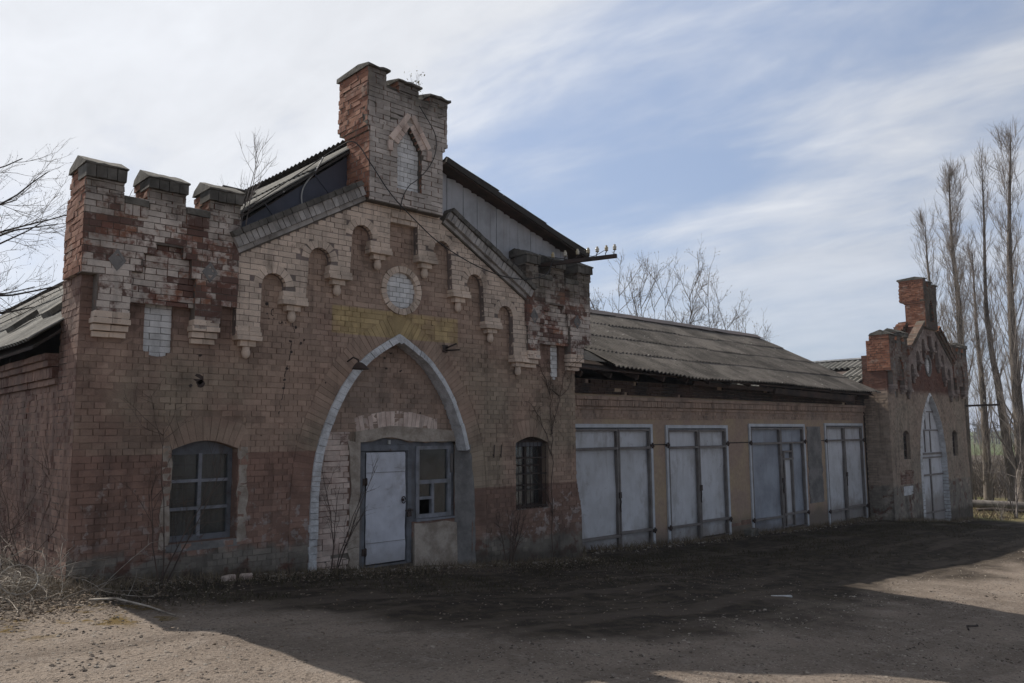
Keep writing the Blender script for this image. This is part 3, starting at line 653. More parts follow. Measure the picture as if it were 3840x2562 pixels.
def low_sink(x, z, pr):
    n = mnoise.noise(Vector((x * 1.1, z * 1.3, 5.0))) + 0.5 * mnoise.noise(Vector((x * 4.0, z * 4.0, 2.0)))
    k = n * 0.5 + 0.5 + max(0.0, (1.35 - z)) * 0.22
    return pr - 0.0135 * max(0.0, min(1.0, (k - 0.72) / 0.25))
def gatehouse(first, loc, sx, zbase):
    G = thing('brick_gatehouse', '', 'building', loc)
    off = -loc[2]
    def mk():
        m_ = MB(); m_.sx = sx
        if not first: m_.zf = lambda z: z if z < 5.2 else z - (min(z, 6.86) - 5.2) * 0.22
        return m_
    W, Wp = (MW1, MW1p) if first else (MW2, MW2p)
    TT = (MTW, MTWp) if first else (MTW2, MTWp)
    xr = 8.46 if first else 8.80
    # --- openings
    xw = [(1.10, 1.95), (6.91, 7.72)] if first else [(1.25, 1.92), (6.87, 7.54)]
    zw = (0.32, 1.45, 0.11) if first else (0.70, 1.50, 0.12)
    win = []
    for a_, b_ in xw: win.append([(a_, zw[0]), (b_, zw[0])] + segtop(a_, b_, zw[1], zw[2]))
    if first: lan = LANCET
    else:
        A2 = catmull([(2.92, zbase - 0.3), (2.92, 0.3), (2.99, 0.9), (3.13, 1.45), (3.45, 2.05), (3.88, 2.5), (4.40, 2.88)], 5)
        lan = A2 + [(2 * CX0 - 0.0 - q[0], q[1]) for q in A2][::-1]
        lan = [q for i, q in enumerate(lan) if i != len(A2)] if lan[len(A2)] == lan[len(A2) - 1] else lan
    circ = arc(4.49, 3.82, 0.375, 0.375, 0, 2 * math.pi, 28)[:-1]
    lz = [q for q in lan]
    lz[0] = (lan[0][0], zbase); lz[-1] = (lan[-1][0], zbase)
    # --- turrets first: they say where their blind windows are
    if first:
        B1 = tower(G, mk, -0.05, 1.80, (0.12, 0.485), (1.255, 1.56), (0.71, 1.05, 2.58, 3.38), [(-0.05, 0.36), (0.65, 1.09), (1.40, 1.80)], TT, True)
        B2 = tower(G, mk, 7.06, 8.75, (7.09, 7.37), (8.19, 8.52), (7.81, 8.03, 2.58, 3.28), [(7.06, 7.36), (7.70, 8.03), (8.40, 8.78)], (MTWR, MTWp), True)
    else:
        B1 = tower(G, mk, -0.05, 1.80, (0.12, 0.485), (1.255, 1.56), (0.75, 1.01, 2.64, 3.32), [(-0.05, 0.5), (0.75, 1.12), (1.42, 1.80)], TT, False)
        B2 = tower(G, mk, 7.12, 8.95, (7.35, 7.66), (8.43, 8.8), (7.9, 8.16, 2.64, 3.32), [(7.12, 7.5), (7.8, 8.2), (8.5, 8.95)], TT, False)
    # --- the wall
    out = [(0, zbase), (0, 4.2), (1.8, 4.2), (3.74, 5.2), (3.74, 6.1), (5.10, 6.1), (5.10, 5.2), (7.1, 4.2), (xr, 4.2), (xr, 0.75), (xr + 0.13, 0.2), (xr + 0.15, zbase)]
    outw = [(0, zbase), (0, 4.2)] + out[2:]
    holes = win + [circ, B1, B2]
    lanopen = [(lz[0][0], zbase - 0.0)] + lz[1:-1] + [(lz[-1][0], zbase)]
    # the great arch reaches the ground, so it is cut out of the outline itself
    outl = [(xr + 0.15, zbase)] + [lanopen[-1]] + lanopen[1:-1][::-1] + [lanopen[0]] + outw
    outl = [outl[0]] + outl[1:]
    seen = []; 
    for q in outl:
        if not seen or (abs(seen[-1][0] - q[0]) + abs(seen[-1][1] - q[1])) > 1e-6: seen.append(q)
    if abs(seen[0][0] - seen[-1][0]) + abs(seen[0][1] - seen[-1][1]) < 1e-6: seen.pop()
    outl = seen
    mb = mk(); mb.plate(outl, holes, 0.0, 0.40); mb.build('wall_body', Wp, G)
    ring = RINGO + mirror(RINGO)[1:]
    if not first: ring = lan
    bigholes = []
    for (a_, b_), wv in zip(xw, win): bigholes.append([(a_ - 0.0, zw[0]), (b_ + 0.0, zw[0]), (b_, zw[1] - 0.02), (b_ + 0.10, zw[1] + 0.36), ((a_ + b_) / 2, zw[1] + 0.49), (a_ - 0.10, zw[1] + 0.36), (a_, zw[1] - 0.02)])
    bo = [(out[-1])] + [(ring[-1][0], zbase)] + [q for q in ring[::-1] if q[1] > zbase] + [(ring[0][0], zbase)] + outw
    mb = mk(); brickface(mb, bo, bigholes + [circ, B1, B2], 0.0, stretch=0.08, proud=0.0085, z1=5.0, j=0.0045, sink=low_sink)
    for (a_, b_) in xw:
        tp = segtop(a_, b_, zw[1], zw[2], 10)[::-1]; radial(mb, tp, 0.30, 0.0, side=1, unit=0.078, proud=0.006)
    if first:
        radial(mb, ARCL, 0.30, 0.0, side=1, unit=0.078, proud=0.006); radial(mb, mirror(ARCL), 0.30, 0.0, side=1, unit=0.078, proud=0.006)
    mb.build('wall', W, G)
    # left flank of the wall, seen end-on
    mb = mk(); bricksxface(mb, 0.0, 0.75, zbase if first else zbase, 4.0, 0.0, -1, depth=0.04, proud=0.004, j=0.003)
    mb.build('flank', W if not first else MBARE, G)
    mb = mk(); mb.box(0.005, 0.4, 0.40, 0.75, zbase, 4.0); mb.build('flank_body', TT[1], G)
    # reveals of the windows are the wall body itself; frames, bars and panes
    for k, (a_, b_) in enumerate(xw):
        y0 = 0.17 if first else 0.10
        wf = mk(); O = [(a_ + 0.002, zw[0]), (b_ - 0.002, zw[0])] + segtop(a_ + 0.002, b_ - 0.002, zw[1], zw[2] - 0.003)
        z0_, z1_ = zw[0] + 0.055, zw[1] - 0.05; c = (a_ + b_) / 2; hs = []
        nr = 3; e = 0.022
        for i in range(nr):
            za = z0_ + (z1_ - z0_) * i / nr + e * 0.7; zb = z0_ + (z1_ - z0_) * (i + 1) / nr - e * 0.7
            for xa, xb in ((a_ + 0.055, c - e), (c + e, b_ - 0.055)): hs.append([(xa, za), (xb, za), (xb, zb), (xa, zb)])
        wf.plate(O, hs, y0, y0 + 0.06)
        win_o = wf.build('window', (MBLUE if k == 0 else MIRON) if first else MIRON, G)
        if first and k == 0:
            g2 = mk()
            for i in (1, 2): zz_ = z0_ + (z1_ - z0_) * i / nr; g2.box(a_ + 0.06, b_ - 0.06, y0 - 0.012, y0 - 0.002, zz_ - 0.02, zz_ + 0.02)
            g2.box(c - 0.022, c + 0.022, y0 - 0.014, y0 - 0.003, z0_, z1_)
            g2.build('glazing_bar', MWIN, win_o)
        pn = mk(); pn.box(a_ + 0.05, b_ - 0.05, y0 + 0.03, y0 + 0.034, z0_, z1_); pn.build('pane', MGLASS, win_o)
        if first:
            if k == 0:
                sl = mk()                                  # grille of thin rods and a ragged curtain behind the glass
                for i in range(1, 6): xx = a_ + (b_ - a_) * i / 6; sl.tube([(xx, y0 + 0.12, z0_), (xx, y0 + 0.12, z1_)], 0.006, 4)
                for i in range(1, 7): zz_ = z0_ + (z1_ - z0_) * i / 7; sl.tube([(a_ + .04, y0 + 0.12, zz_), (b_ - .04, y0 + 0.12, zz_)], 0.005, 4)
                sl.build('window_grille', MIRON, win_o)
                cu_ = mk(); cu_.grid(lambda u, v: (a_ + (b_ - a_) * u, y0 + 0.26 + 0.02 * math.sin(u * 38), z0_ - 0.05 + (z1_ - z0_ + .1) * v), 48, 1); cu_.build('curtain', MROOM, win_o)
            else:
                sl = mk()
                for i in range(0, 9): xx = a_ + 0.02 + (b_ - a_ - 0.04) * i / 8; sl.tube([(xx, 0.05, zw[0]), (xx, 0.05, zw[1] + 0.04)], 0.006, 4)
                for i in range(0, 5): zz_ = zw[0] + 0.04 + (zw[1] - zw[0] - 0.02) * i / 4; sl.box(a_, b_, 0.044, 0.056, zz_ - 0.011, zz_ + 0.011)
                sl.build('window_grille', MIRON, win_o)
                hb = mk(); hb.box(a_ + .02, b_ - .02, 0.12, 0.16, zw[1] - 0.06, zw[1] + 0.01); hb.build('head_board', MBLUE, win_o)
            si = mk(); si.box(a_ - 0.03, b_ + 0.05, -0.012 if k == 0 else 0.0, 0.17, zw[0] - 0.10, zw[0] - 0.002, j=0.006); si.build('window_sill', MGREYP, win_o)
            if k == 0:                                     # ragged render round the opening
                pr = mk()
                def rag(x0_, x1_, z0_, z1_, y, seed):
                    random.seed(seed); L = [(x0_ + jit(.02), z0_ + (z1_ - z0_) * i / 12) for i in range(13)]; R_ = [(x1_ + jit(.02), z0_ + (z1_ - z0_) * i / 12) for i in range(12, -1, -1)]
                    pr.plate(L + R_, [], -0.011 - y, 0.0)
                rag(a_ - 0.10, a_ - 0.002, zw[0] - 0.05, zw[1] + 0.05, 0, 4); pr.build('render_patch', MBEIGE, win_o); pr = mk(); rag(b_ + 0.002, b_ + 0.13, zw[0] - 0.05, zw[1] + 0.02, 0, 5)
                pr.build('render_patch', MBEIGE, win_o)
    random.seed(31 if first else 77)
    # --- round medallion
    mb = mk(); radial(mb, arc(4.49, 3.82, 0.285, 0.285, math.pi, -math.pi, 36), 0.095, -0.035, depth=0.10, unit=0.066, side=1, proud=0.0, j=0.002)
    mb.build('medallion_ring', MFR if first else MGREYP, G)
    mb = mk(); brickface(mb, arc(4.49, 3.82, 0.285, 0.285, 0, 2 * math.pi, 28)[:-1], [], 0.03, stretch=0.3, proud=0.004); mb.build('medallion', MWHB, G)
    mb = mk(); mb.plate(arc(4.49, 3.82, 0.37, 0.37, 0, 2 * math.pi, 28)[:-1], [], 0.036, 0.08); mb.build('medallion_back', MGREYP, G)
    # --- gable field with niches
    FO = frieze_outline() + gable_top()
    hole = [(4.23, 5.31), (4.69, 5.31), (4.69, 6.02), (4.46, 6.36), (4.23, 6.02)]
    mb = mk(); mb.plate(FO, [hole], -0.115, 0.0); mb.build('gable_mortar', MFRp, G)
    FO2 = [q for q in FO]
    rings = []
    for a_, b_, s_, tp in NICHES:
        cxx = (a_ + b_) / 2; r = (b_ - a_) / 2; rings.append(arc(cxx, s_ - 0.01, r + 0.115, tp - s_ + 0.115, math.pi, 0, 10))
    # brick field: the rings are taken out by skipping bricks inside them
    mb = mk(); tmp = MB(); brickface(tmp, FO2, [hole], -0.115, stretch=0.3, proud=0.006, z1=5.1)
    for i in range(0, len(tmp.v), 8):
        c = tmp.c[i // 8 * 6]
        inside = False
        for (a_, b_, s_, tp) in NICHES:
            cxx = (a_ + b_) / 2; rx = (b_ - a_) / 2 + 0.10; rz = tp - s_ + 0.10
            if c[2] > s_ - 0.02 and ((c[0] - cxx) / rx) ** 2 + ((c[2] - s_) / rz) ** 2 < 1.0: inside = True
        if not inside:
            bb = len(mb.v); mb.v += tmp.v[i:i + 8]
            for f, cc, rr in zip(tmp.f[i // 8 * 6:i // 8 * 6 + 6], tmp.c[i // 8 * 6:i // 8 * 6 + 6], tmp.r[i // 8 * 6:i // 8 * 6 + 6]): mb.face([q - i + bb for q in f], cc, rr)
    for a_, b_, s_, tp in NICHES:
        cxx = (a_ + b_) / 2; r = (b_ - a_) / 2
        radial(mb, arc(cxx, s_, r, tp - s_, math.pi, 0, 14), 0.115, -0.115, unit=0.06, proud=0.008)
    # stepped bands at the head of the middle panel
    for d, z0_, z1_ in ((0.045, 4.915, 4.985), (0.02, 4.84, 4.91)):
        for q in range(4): mb.brick(4.205 + q * 0.1275 + 0.004, 4.205 + (q + 1) * 0.1275 - 0.004, -0.115 - d + 0.02, -0.001, z0_, z1_)
    mb.build('gable_field', MFR if first else MGF2, G)
    # corbels
    for a_, b_, zt in corbel_list():
        mb = mk(); c = (a_ + b_) / 2
        for d, z0_, z1_ in ((0.012, 0.06, 0.13), (0.03, 0.005, 0.055), (0.055, -0.06, 0.0)):
            for q in range(2):
                h = (b_ - a_ + 2 * min(d, 0.03)) / 2; x0_ = a_ - min(d, 0.03) + q * h
                mb.brick(x0_ + 0.003, x0_ + h - 0.003, -0.12 - d, -0.001, zt + z0_, zt + z1_ - 0.003, 0.003)
        mb.brick(c - 0.105, c - 0.003, -0.115, -0.001, zt - 0.135, zt - 0.064, 0.003); mb.brick(c + 0.003, c + 0.105, -0.115, -0.001, zt - 0.135, zt - 0.064, 0.003)
        mb.lathe((c, -0.055, zt - 0.295), [(0.012, 0.0), (0.042, 0.018), (0.058, 0.055), (0.060, 0.095), (0.05, 0.125), (0.055, 0.158)], 10, sy=0.85)
        mb.build('corbel', MFR if first else MGF2, G)
    # raking cornices: thin moulding, a row of bricks on edge, coping course
    for sgn in (-1, 1):
        a_, b_ = (1.80, 3.98), (3.74, 5.08)
        if sgn > 0: a_, b_ = (7.10, 3.93), (5.20, 5.00)
        A, B = Vector(a_), Vector(b_); d = (B - A); L = d.length; d.normalize(); nrm = Vector((-d.y, d.x)); nrm = nrm if nrm.y > 0 else -nrm
        mb = mk(); cp = mk()
        def blk(m_, s0, s1, h0, h1, yfr, jj=0.004):
            q = [A + d * s0 + nrm * h0, A + d * s1 + nrm * h0, A + d * s1 + nrm * h1, A + d * s0 + nrm * h1]; cc = (q[0] + q[2]) / 2
            dy = jit(jj); m_.quadbox(*[(p_.x + jit(jj / 2), yfr + dy, p_.y + jit(jj / 2)) for p_ in q], (0, -yfr - dy - 0.001, 0), (cc.x, yfr, cc.y), (random.random(), random.random(), random.random()))
        n = round(L / 0.25)
        for i in range(n): blk(mb, L * i / n + .003, L * (i + 1) / n - .003, 0.0, 0.062, -0.165)
        n = round(L / 0.085)
        for i in range(n): blk(mb, L * i / n + .005, L * (i + 1) / n - .005, 0.068, 0.205, -0.225 + jit(0.008), 0.006)
        n = round(L / 0.135)
        for i in range(n): blk(cp, L * i / n + .005, L * (i + 1) / n - .005, 0.21, 0.285, -0.265 + jit(0.01), 0.008)
        bk = mk()
        blk(bk, 0, L, -0.02, 0.20, -0.15); bk.build('cornice_bed', TT[1], G)
        mb.build('raking_cornice', MCOR if first else MTW2, G); cp.build('cornice_coping', MCOP if first else MTW2, G)
    # --- the stack over the gable
    CH, CHp = (MCH, MCHp) if first else (MTW2, MTWp)
    x0, x1 = 3.73, 5.11; X0, X1 = 3.69, 5.20
    mb = mk(); mb.box(x0 + .01, x1 - .01, -0.20, 0.36, 4.6, 6.20)
    hoodh = [(4.23, 5.31), (4.69, 5.31), (4.69, 6.02), (4.46, 6.36), (4.23, 6.02)]
    mb = mk(); mb.plate([(x0, 5.06), (x1, 5.06), (x1, 6.14), (X1, 6.22), (X1, 6.86), (X0, 6.86), (X0, 6.22), (x0, 6.14)], [hoodh], -0.245, -0.115)
    mb.box(x0 + .012, x1 - .012, -0.02, 0.37, 4.9, 6.15); mb.box(X0 + .014, X1 - .014, -0.02, 0.56, 6.23, 6.855); mb.box(X0 + .014, X1 - .014, -0.24, -0.02, 6.42, 6.85)
    mb.build('stack_mortar', CHp, G)
    mb = mk()
    hood = [(4.08, 6.03), (4.08, 6.10), (4.46, 6.64), (4.84, 6.10), (4.84, 6.03), (4.76, 6.03), (4.76, 5.31), (4.16, 5.31), (4.16, 6.03)]
    brickface(mb, [(x0, 5.08), (x1, 5.08), (x1, 6.14), (X1 - .06, 6.16), (X1, 6.24), (X1, 6.87), (X0, 6.87), (X0, 6.24), (X0 + .04, 6.16), (x0, 6.14)], [hoodh], -0.245, stretch=0.45, proud=0.008, j=0.006)
    bricksxface(mb, -0.245, 0.37, 5.09, 6.13, x0, -1); bricksxface(mb, -0.245, 0.37, 5.09, 6.13, x1, 1); bricksxface(mb, -0.10, 0.37, 4.9, 5.085, x0, -1)
    for i, z0_ in enumerate((6.13, 6.205)):
        bricksxface(mb, -0.245 - 0.0, 0.42 + 0.07 * i, z0_ + .003, z0_ + 0.07, x0 - 0.02 - 0.015 * i, -1); bricksxface(mb, -0.245, 0.42 + 0.07 * i, z0_ + .003, z0_ + 0.07, x1 + 0.05 + 0.05 * i, 1)
        mb.brick(x0 - .01, x1 + 0.04 * (i + 1), 0.30, 0.43 + 0.07 * i, z0_, z0_ + 0.07)
    bricksxface(mb, -0.245, 0.57, 6.28, 6.87, X0, -1, j=0.008); bricksxface(mb, -0.245, 0.57, 6.28, 6.87, X1, 1, j=0.008)
    mers = [(3.69, 4.01), (4.24, 4.62), (4.86, 5.21)]; tops = [0.25, 0.17, 0.11]
    for (a_, b_), h in zip(mers, tops):
        z1 = 6.86 + h
        brickface(mb, [(a_, 6.862), (a_, z1), (b_, z1), (b_, 6.862)], [], -0.245, depth=0.12, stretch=0.5, proud=0.01, j=0.008)
        bricksxface(mb, -0.245, 0.55, 6.862, z1 + 0.03, a_, -1, depth=0.1, j=0.01); bricksxface(mb, -0.245, 0.50, 6.862, z1, b_, 1, depth=0.1, j=0.01)
    mb.build('stack', CH, G)
    mb = mk()
    for (a_, b_), h in zip(mers, tops): mb.box(a_ + .02, b_ - .02, -0.225, 0.53, 6.85, 6.86 + h, j=0.004)
    mb.box(4.02, 4.25, -0.22, 0.52, 6.84, 6.93, j=0.02); mb.box(4.64, 4.88, -0.22, 0.52, 6.84, 6.90, j=0.02)
    mb.build('stack_core', CHp, G)
    for (a_, b_), h in zip(mers, tops):
        mb = mk(); z1 = 6.868 + h; nx = 6; prof = [(-0.30, z1), (-0.295, z1 + 0.03), (0.0, z1 + 0.10), (0.60, z1 + 0.06), (0.60, z1)]; L = 5
        for k in range(nx + 1):
            for yy, zz_ in prof: mb.v.append((a_ - 0.03 + (b_ - a_ + 0.08) * k / nx, yy + jit(0.012), zz_ + jit(0.012)))
        for k in range(nx):
            for q in range(L): mb.face([k * L + q, k * L + (q + 1) % L, (k + 1) * L + (q + 1) % L, (k + 1) * L + q])
        mb.face(list(range(L))[::-1]); mb.face([nx * L + q for q in range(L)]); mb.build('coping', MCONC, G, recalc=True)
    # pointed blind window in the stack with its hood
    if first:
        mb = mk(); brickface(mb, hoodh, [], -0.15, stretch=0.3, proud=0.005); mb.build('lancet_niche', MWHB if first else CH, G)
        mb = mk(); mb.plate([(4.1, 5.25), (4.82, 5.25), (4.82, 6.1), (4.46, 6.5), (4.1, 6.1)], [], -0.146, -0.118); mb.build('lancet_niche_back', MGREYP, G)
        mb = mk()
        radial(mb, [(4.13, 6.06), (4.46, 6.52)], 0.085, -0.285, depth=0.04, unit=0.26, side=1, proud=0.0); radial(mb, [(4.46, 6.52), (4.79, 6.06)], 0.085, -0.285, depth=0.04, unit=0.26, side=1, proud=0.0)
        mb.brick(4.05, 4.13, -0.28, -0.2, 5.9, 6.06); mb.brick(4.79, 4.87, -0.28, -0.2, 5.9, 6.06)
        radial(mb, [(4.235, 6.03), (4.46, 6.37)], 0.11, -0.262, depth=0.1, unit=0.075, side=1, proud=0.0); radial(mb, [(4.46, 6.37), (4.685, 6.03)], 0.11, -0.262, depth=0.1, unit=0.075, side=1, proud=0.0)
        mb.build('hood_mould', MLIME, G)
    return G, mk, lan
random.seed(11)
G1, mk1, lan1 = gatehouse(True, (0, 0, 0), 1.0, -1.2)
tag(G1, 'nearest brick gatehouse with pink painted front, pointed white arch and tall battlemented stack', 'building', 'battlemented brick gatehouses')
# white trim of the great arch: a chamfered band of small blocks
def trim_ring(G, mk, outer, inner, y0, y1, skip=None, mat=MTRIM, name='arch_trim', bl=0.09):
    mb = mk(); n = len(outer)
    for i in range(n - 1):
        a, b, c, d = outer[i], outer[i + 1], inner[i + 1], inner[i]
        L = math.hypot(b[0] - a[0], b[1] - a[1]); k = max(1, round(L / bl))
        for q in range(k):
            if skip and skip((a[0] + b[0]) / 2, (a[1] + b[1]) / 2): continue
            f0, f1 = q / k + 0.02, (q + 1) / k - 0.02
            def lp(p, r, f): return (p[0] + (r[0] - p[0]) * f, p[1] + (r[1] - p[1]) * f)
            A, B, C, D = lp(a, b, f0), lp(a, b, f1), lp(d, c, f1), lp(d, c, f0); dj = jit(0.009)
            # front face chamfered: outer edge lies back, inner edge forward
            P = [(A[0], y0 + 0.035 + dj, A[1]), (B[0], y0 + 0.035 + dj, B[1]), (C[0], y0 + dj, C[1]), (D[0], y0 + dj, D[1])]
            mb.hexa(P + [(p[0], y1, p[2]) for p in P])
    return mb.build(name, mat, G, recalc=True)
mb = mk1()
trim_ring(G1, mk1, LANCET, LANCIN, -0.075, 0.20, lambda x, z: (x > 5.0 and z < 1.42) or z < 0.25)
# infill of the arch with the doorway opening
inl = [(LANCET[0][0] + 0.03, -1.2)] + [(q[0] * 0.994 + CX0 * 0.006, q[1]) for q in LANCIN[1:-1]] + [(LANCET[-1][0] - 0.03, -1.2)]
def wavy(z0, n=18): return [(5.64 - (5.64 - 3.80) * i / n, z0 + 0.075 * math.exp(-((5.64 - 1.84 * i / n) - 4.32) ** 2 / 0.09) + 0.012 * math.sin(i * 1.9)) for i in range(n + 1)]
dh = [(3.80, -0.34), (4.78, -0.34), (4.78, 0.27), (5.64, 0.27)] + wavy(1.49)
dh = [(q[0] + 0.09, q[1]) for q in dh]                    # the doorway sits a little right of the arch's middle
def mkd():
    m_ = MB(); m_.xo = 0.09; return m_
mb = mk1(); mb.plate(inl, [dh], 0.175, 0.34); mb.build('arch_infill_body', MW1p, G1)
mb = mk1()
keep = inl
up = [(2.9, 1.86), (6.0, 1.86), (6.0, 3.2), (2.9, 3.2)]
MINF = wall_material('infill_brick', zones_flat((0.40, 0.285, 0.22), (0.33, 0.25, 0.20)), peel=0.2)
brickface(mb, inl, [dh], 0.175, stretch=0.08, proud=0.0085, z0=1.66, j=0.0045); mb.build('arch_infill', MINF, G1)
mb = mk1(); brickface(mb, [q for q in inl if q[0] < 3.75] + [(3.72, 3.0), (3.72, -1.2)], [], 0.175, stretch=0.5, proud=0.010, z0=-0.4, z1=1.66, j=0.006, miss=0.03); mb.build('infill_flaking_bricks', MLIME, G1)
mb = mkd(); tp = [(3.80 + 1.86 * i / 24, 1.50 + 0.075 * math.exp(-((3.80 + 1.86 * i / 24) - 4.32) ** 2 / 0.09)) for i in range(25)]
lt = [(3.72, 1.50)] + tp[1:] + [(5.70, 1.66), (4.9, 1.72), (4.35, 1.75), (3.72, 1.66)]
mb.plate(lt, [], 0.150, 0.185); mb.build('lintel_render', MBEIGE, G1)
mb = mkd(); radial(mb, [(3.75 + 1.5 * i / 14, 1.62 + 0.10 * math.sin(math.pi * min(1, i / 13.0))) for i in range(15)], 0.25, 0.175, unit=0.075, proud=0.012, side=1, j=0.005); mb.build('door_lintel_bricks', MLIME, G1)
mb = mkd()                                              # rendered patches: jamb by the door, under the side light, right reveal
L = [(3.62 + jit(.05), -0.32 + 1.85 * i / 12) for i in range(13)]
mb.plate(L + [(3.81, 1.50), (3.81, -0.32)], [], 0.155, 0.185); mb.build('jamb_render', MBEIGE, G1)
mb = mkd(); mb.plate([(4.80, -0.6), (5.66, -0.6), (5.64, 0.20), (5.4, 0.25), (5.1, 0.23), (4.80, 0.25)], [], 0.145, 0.185); mb.build('apron_render', MBEIGE, G1)
mb = mk1()                                              # rough grey plaster that replaced the lower right arch
P = [(5.64, -0.9), (5.66, 1.46), (5.86, 1.46), (5.93, 0.6), (5.97, -0.9)]
bb = len(mb.v)
nz = 24
for i in range(nz + 1):
    z = -0.9 + 2.34 * i / nz; xo = 5.985 - 0.10 * max(0, z / 1.45) ** 2
    for x_, y_ in ((5.70, 0.17), (5.76, 0.165), (5.84, 0.08), (xo - 0.045, -0.012), (xo + jit(0.012), -0.014), (xo + 0.01, 0.02)): mb.v.append((x_ + jit(.006), y_ + jit(.006), z))
for i in range(nz):
    for q in range(5): mb.face([i * 6 + q, i * 6 + q + 1, (i + 1) * 6 + q + 1, (i + 1) * 6 + q], sm=True)
mb.build('reveal_plaster', MGREYP, G1)
mb = mk1()
for i in range(14):
    z = -0.5 + i * 0.1
    if z < 0.35: mb.brick(2.985 + jit(.006), 3.10, -0.03, 0.2, z + .003, z + .097, 0.008)
mb.build('arch_foot', MTRIM, G1)
# door frame, leaf and side light
fr = mkd(); fr.plate([(3.81, -0.34), (4.785, -0.34), (4.785, 0.265), (5.635, 0.265)] + [(q[0], q[1] + 0.01) for q in wavy(1.49)], [[(3.93, -0.31), (4.69, -0.31), (4.69, 1.365), (3.93, 1.365)], [(4.90, 0.36), (5.50, 0.36), (5.50, 1.39), (4.90, 1.39)]], 0.225, 0.33)
dfo = fr.build('door_frame', MBLUE, G1)
mb = mkd(); mb.box(3.83, 3.925, 0.205, 0.224, -0.33, 1.36, j=0.004); mb.box(4.70, 4.78, 0.205, 0.224, -0.33, 1.37, j=0.004); mb.box(3.82, 4.80, 0.200, 0.224, 1.372, 1.455, j=0.006); mb.build('architrave', MBLUE, dfo)
dl = mkd()
def dl_fn(u, v):
    x_ = 3.955 + 0.715 * u; z_ = -0.285 + 1.635 * v
    return (x_, 0.215 + 0.020 * mnoise.noise(Vector((x_ * 4, z_ * 3, 1))) + 0.006 * mnoise.noise(Vector((x_ * 13, z_ * 11, 3))) + (0.012 if v > 0.985 else 0), z_)
dl.grid(dl_fn, 24, 60)
door = dl.build('door', MDOOR, G1)
mb = mkd(); mb.box(3.955, 4.67, 0.24, 0.27, -0.285, 1.35); mb.build('door_core', MBLUE, door)
mb = mkd()
for z in (1.05, 0.02): mb.box(3.957, 4.668, 0.200, 0.2045, z - 0.003, z + 0.003)
mb.build('sheet_seam', MRAIL, door)
mb = mkd(); mb.tube([(4.615 + 0.035 * math.cos(a * .5), 0.185, 0.62 + 0.05 * math.sin(a * .5)) for a in range(13)], 0.008, 5); mb.box(4.60, 4.63, 0.185, 0.21, 0.60, 0.64); mb.build('door_handle', MIRON, door)
mb = mkd(); mb.box(4.69, 4.755, 0.165, 0.20, 0.36, 0.43, j=.006); mb.tube([(4.70, 0.18, 0.43), (4.70, 0.17, 0.48), (4.745, 0.17, 0.48), (4.745, 0.18, 0.43)], 0.007, 5); mb.box(4.66, 4.80, 0.19, 0.204, 0.44, 0.465); mb.build('padlock', MIRON, door)
mb = mkd()
for z in (0.92, -0.1): mb.box(3.885, 3.965, 0.195, 0.206, z - 0.05, z + 0.05); mb.tube([(3.94, 0.192, z - .06), (3.94, 0.192, z + .06)], 0.012, 6)
mb.build('hinge', MIRON, door)
sw = mkd(); sw.plate([(4.86, 0.315), (5.56, 0.315), (5.56, 1.43), (4.86, 1.43)], [[(4.925, 0.90), (5.49, 0.90), (5.49, 1.375), (4.925, 1.375)], [(4.925, 0.375), (5.165, 0.375), (5.165, 0.60), (4.925, 0.60)], [(4.925, 0.645), (5.165, 0.645), (5.165, 0.84), (4.925, 0.84)], [(5.215, 0.375), (5.49, 0.375), (5.49, 0.84), (5.215, 0.84)]], 0.195, 0.26)
swo = sw.build('side_light', MWIN, G1)
for a_, b_, c_, d_ in ((4.925, 5.49, 0.90, 1.375), (4.925, 5.165, 0.645, 0.84), (5.215, 5.49, 0.375, 0.84)):
    mb = mkd(); mb.box(a_ - .01, b_ + .01, 0.228, 0.232, c_ - .01, d_ + .01); mb.build('pane', MGLASS, swo)
mb = mkd(); mb.box(4.84, 5.60, 0.15, 0.27, 0.275, 0.312, j=.006); mb.build('window_sill', MWIN, swo)
mb = mkd(); mb.box(5.54, 5.575, 0.17, 0.194, 1.0, 1.3, j=.004); mb.build('batten', MRAIL, swo)
mb = mkd(); mb.box(4.33, 4.37, 0.19, 0.223, 1.47, 1.53); mb.build('bell_push', MHOSE, G1)

# body of the building behind the front: a long shed under a corrugated roof
mb = mk1(); mb.box(0.02, 0.35, 0.75, 26.5, -1.0, 2.62); mb.build('wing_body', MW1p, G1)
mb = mk1(); mb.box(8.1, 8.44, 0.42, 26.5, -1.2, 4.85); mb.build('east_wall', MROOM, G1)
ROOFP = [(0.3, -1.0), (8.2, -1.0), (8.2, 5.0), (4.3, 6.2), (4.1, 6.05), (0.3, 3.05)]
mb = mk1(); mb.plate(ROOFP, [], 26.2, 26.5); mb.build('rear_wall', MROOM, G1)
mb = mk1(); mb.box(0.35, 8.1, 0.42, 26.2, -0.8, -0.55); mb.build('shed_floor', MROOM, G1)
mb = mk1(); mb.plate([(0.36, -0.8), (8.09, -0.8), (8.09, 4.7), (4.3, 5.9), (4.1, 5.9), (0.36, 2.9)], [], 5.0, 5.15); mb.build('partition', MROOM, G1)
mb = mk1(); bricksxface(mb, 0.752, 14.0, -0.9, 2.25, 0.02, -1, depth=0.03, proud=0.006, j=0.004); mb.build('wing_wall', MLIME if False else MBARE, G1)
mb = mk1()
for d, z0_, z1_ in ((0.05, 2.25, 2.325), (0.085, 2.33, 2.46), (0.13, 2.465, 2.54), (0.17, 2.545, 2.62)):
    y = 0.76
    while y < 14:
        L = 0.132 if z1_ - z0_ > 0.1 else 0.26
        mb.brick(0.02 - d, 0.1, y + .004, min(y + L, 14) - .004, z0_, z1_, 0.005); y += L
mb.build('wing_cornice', MBARE, G1)
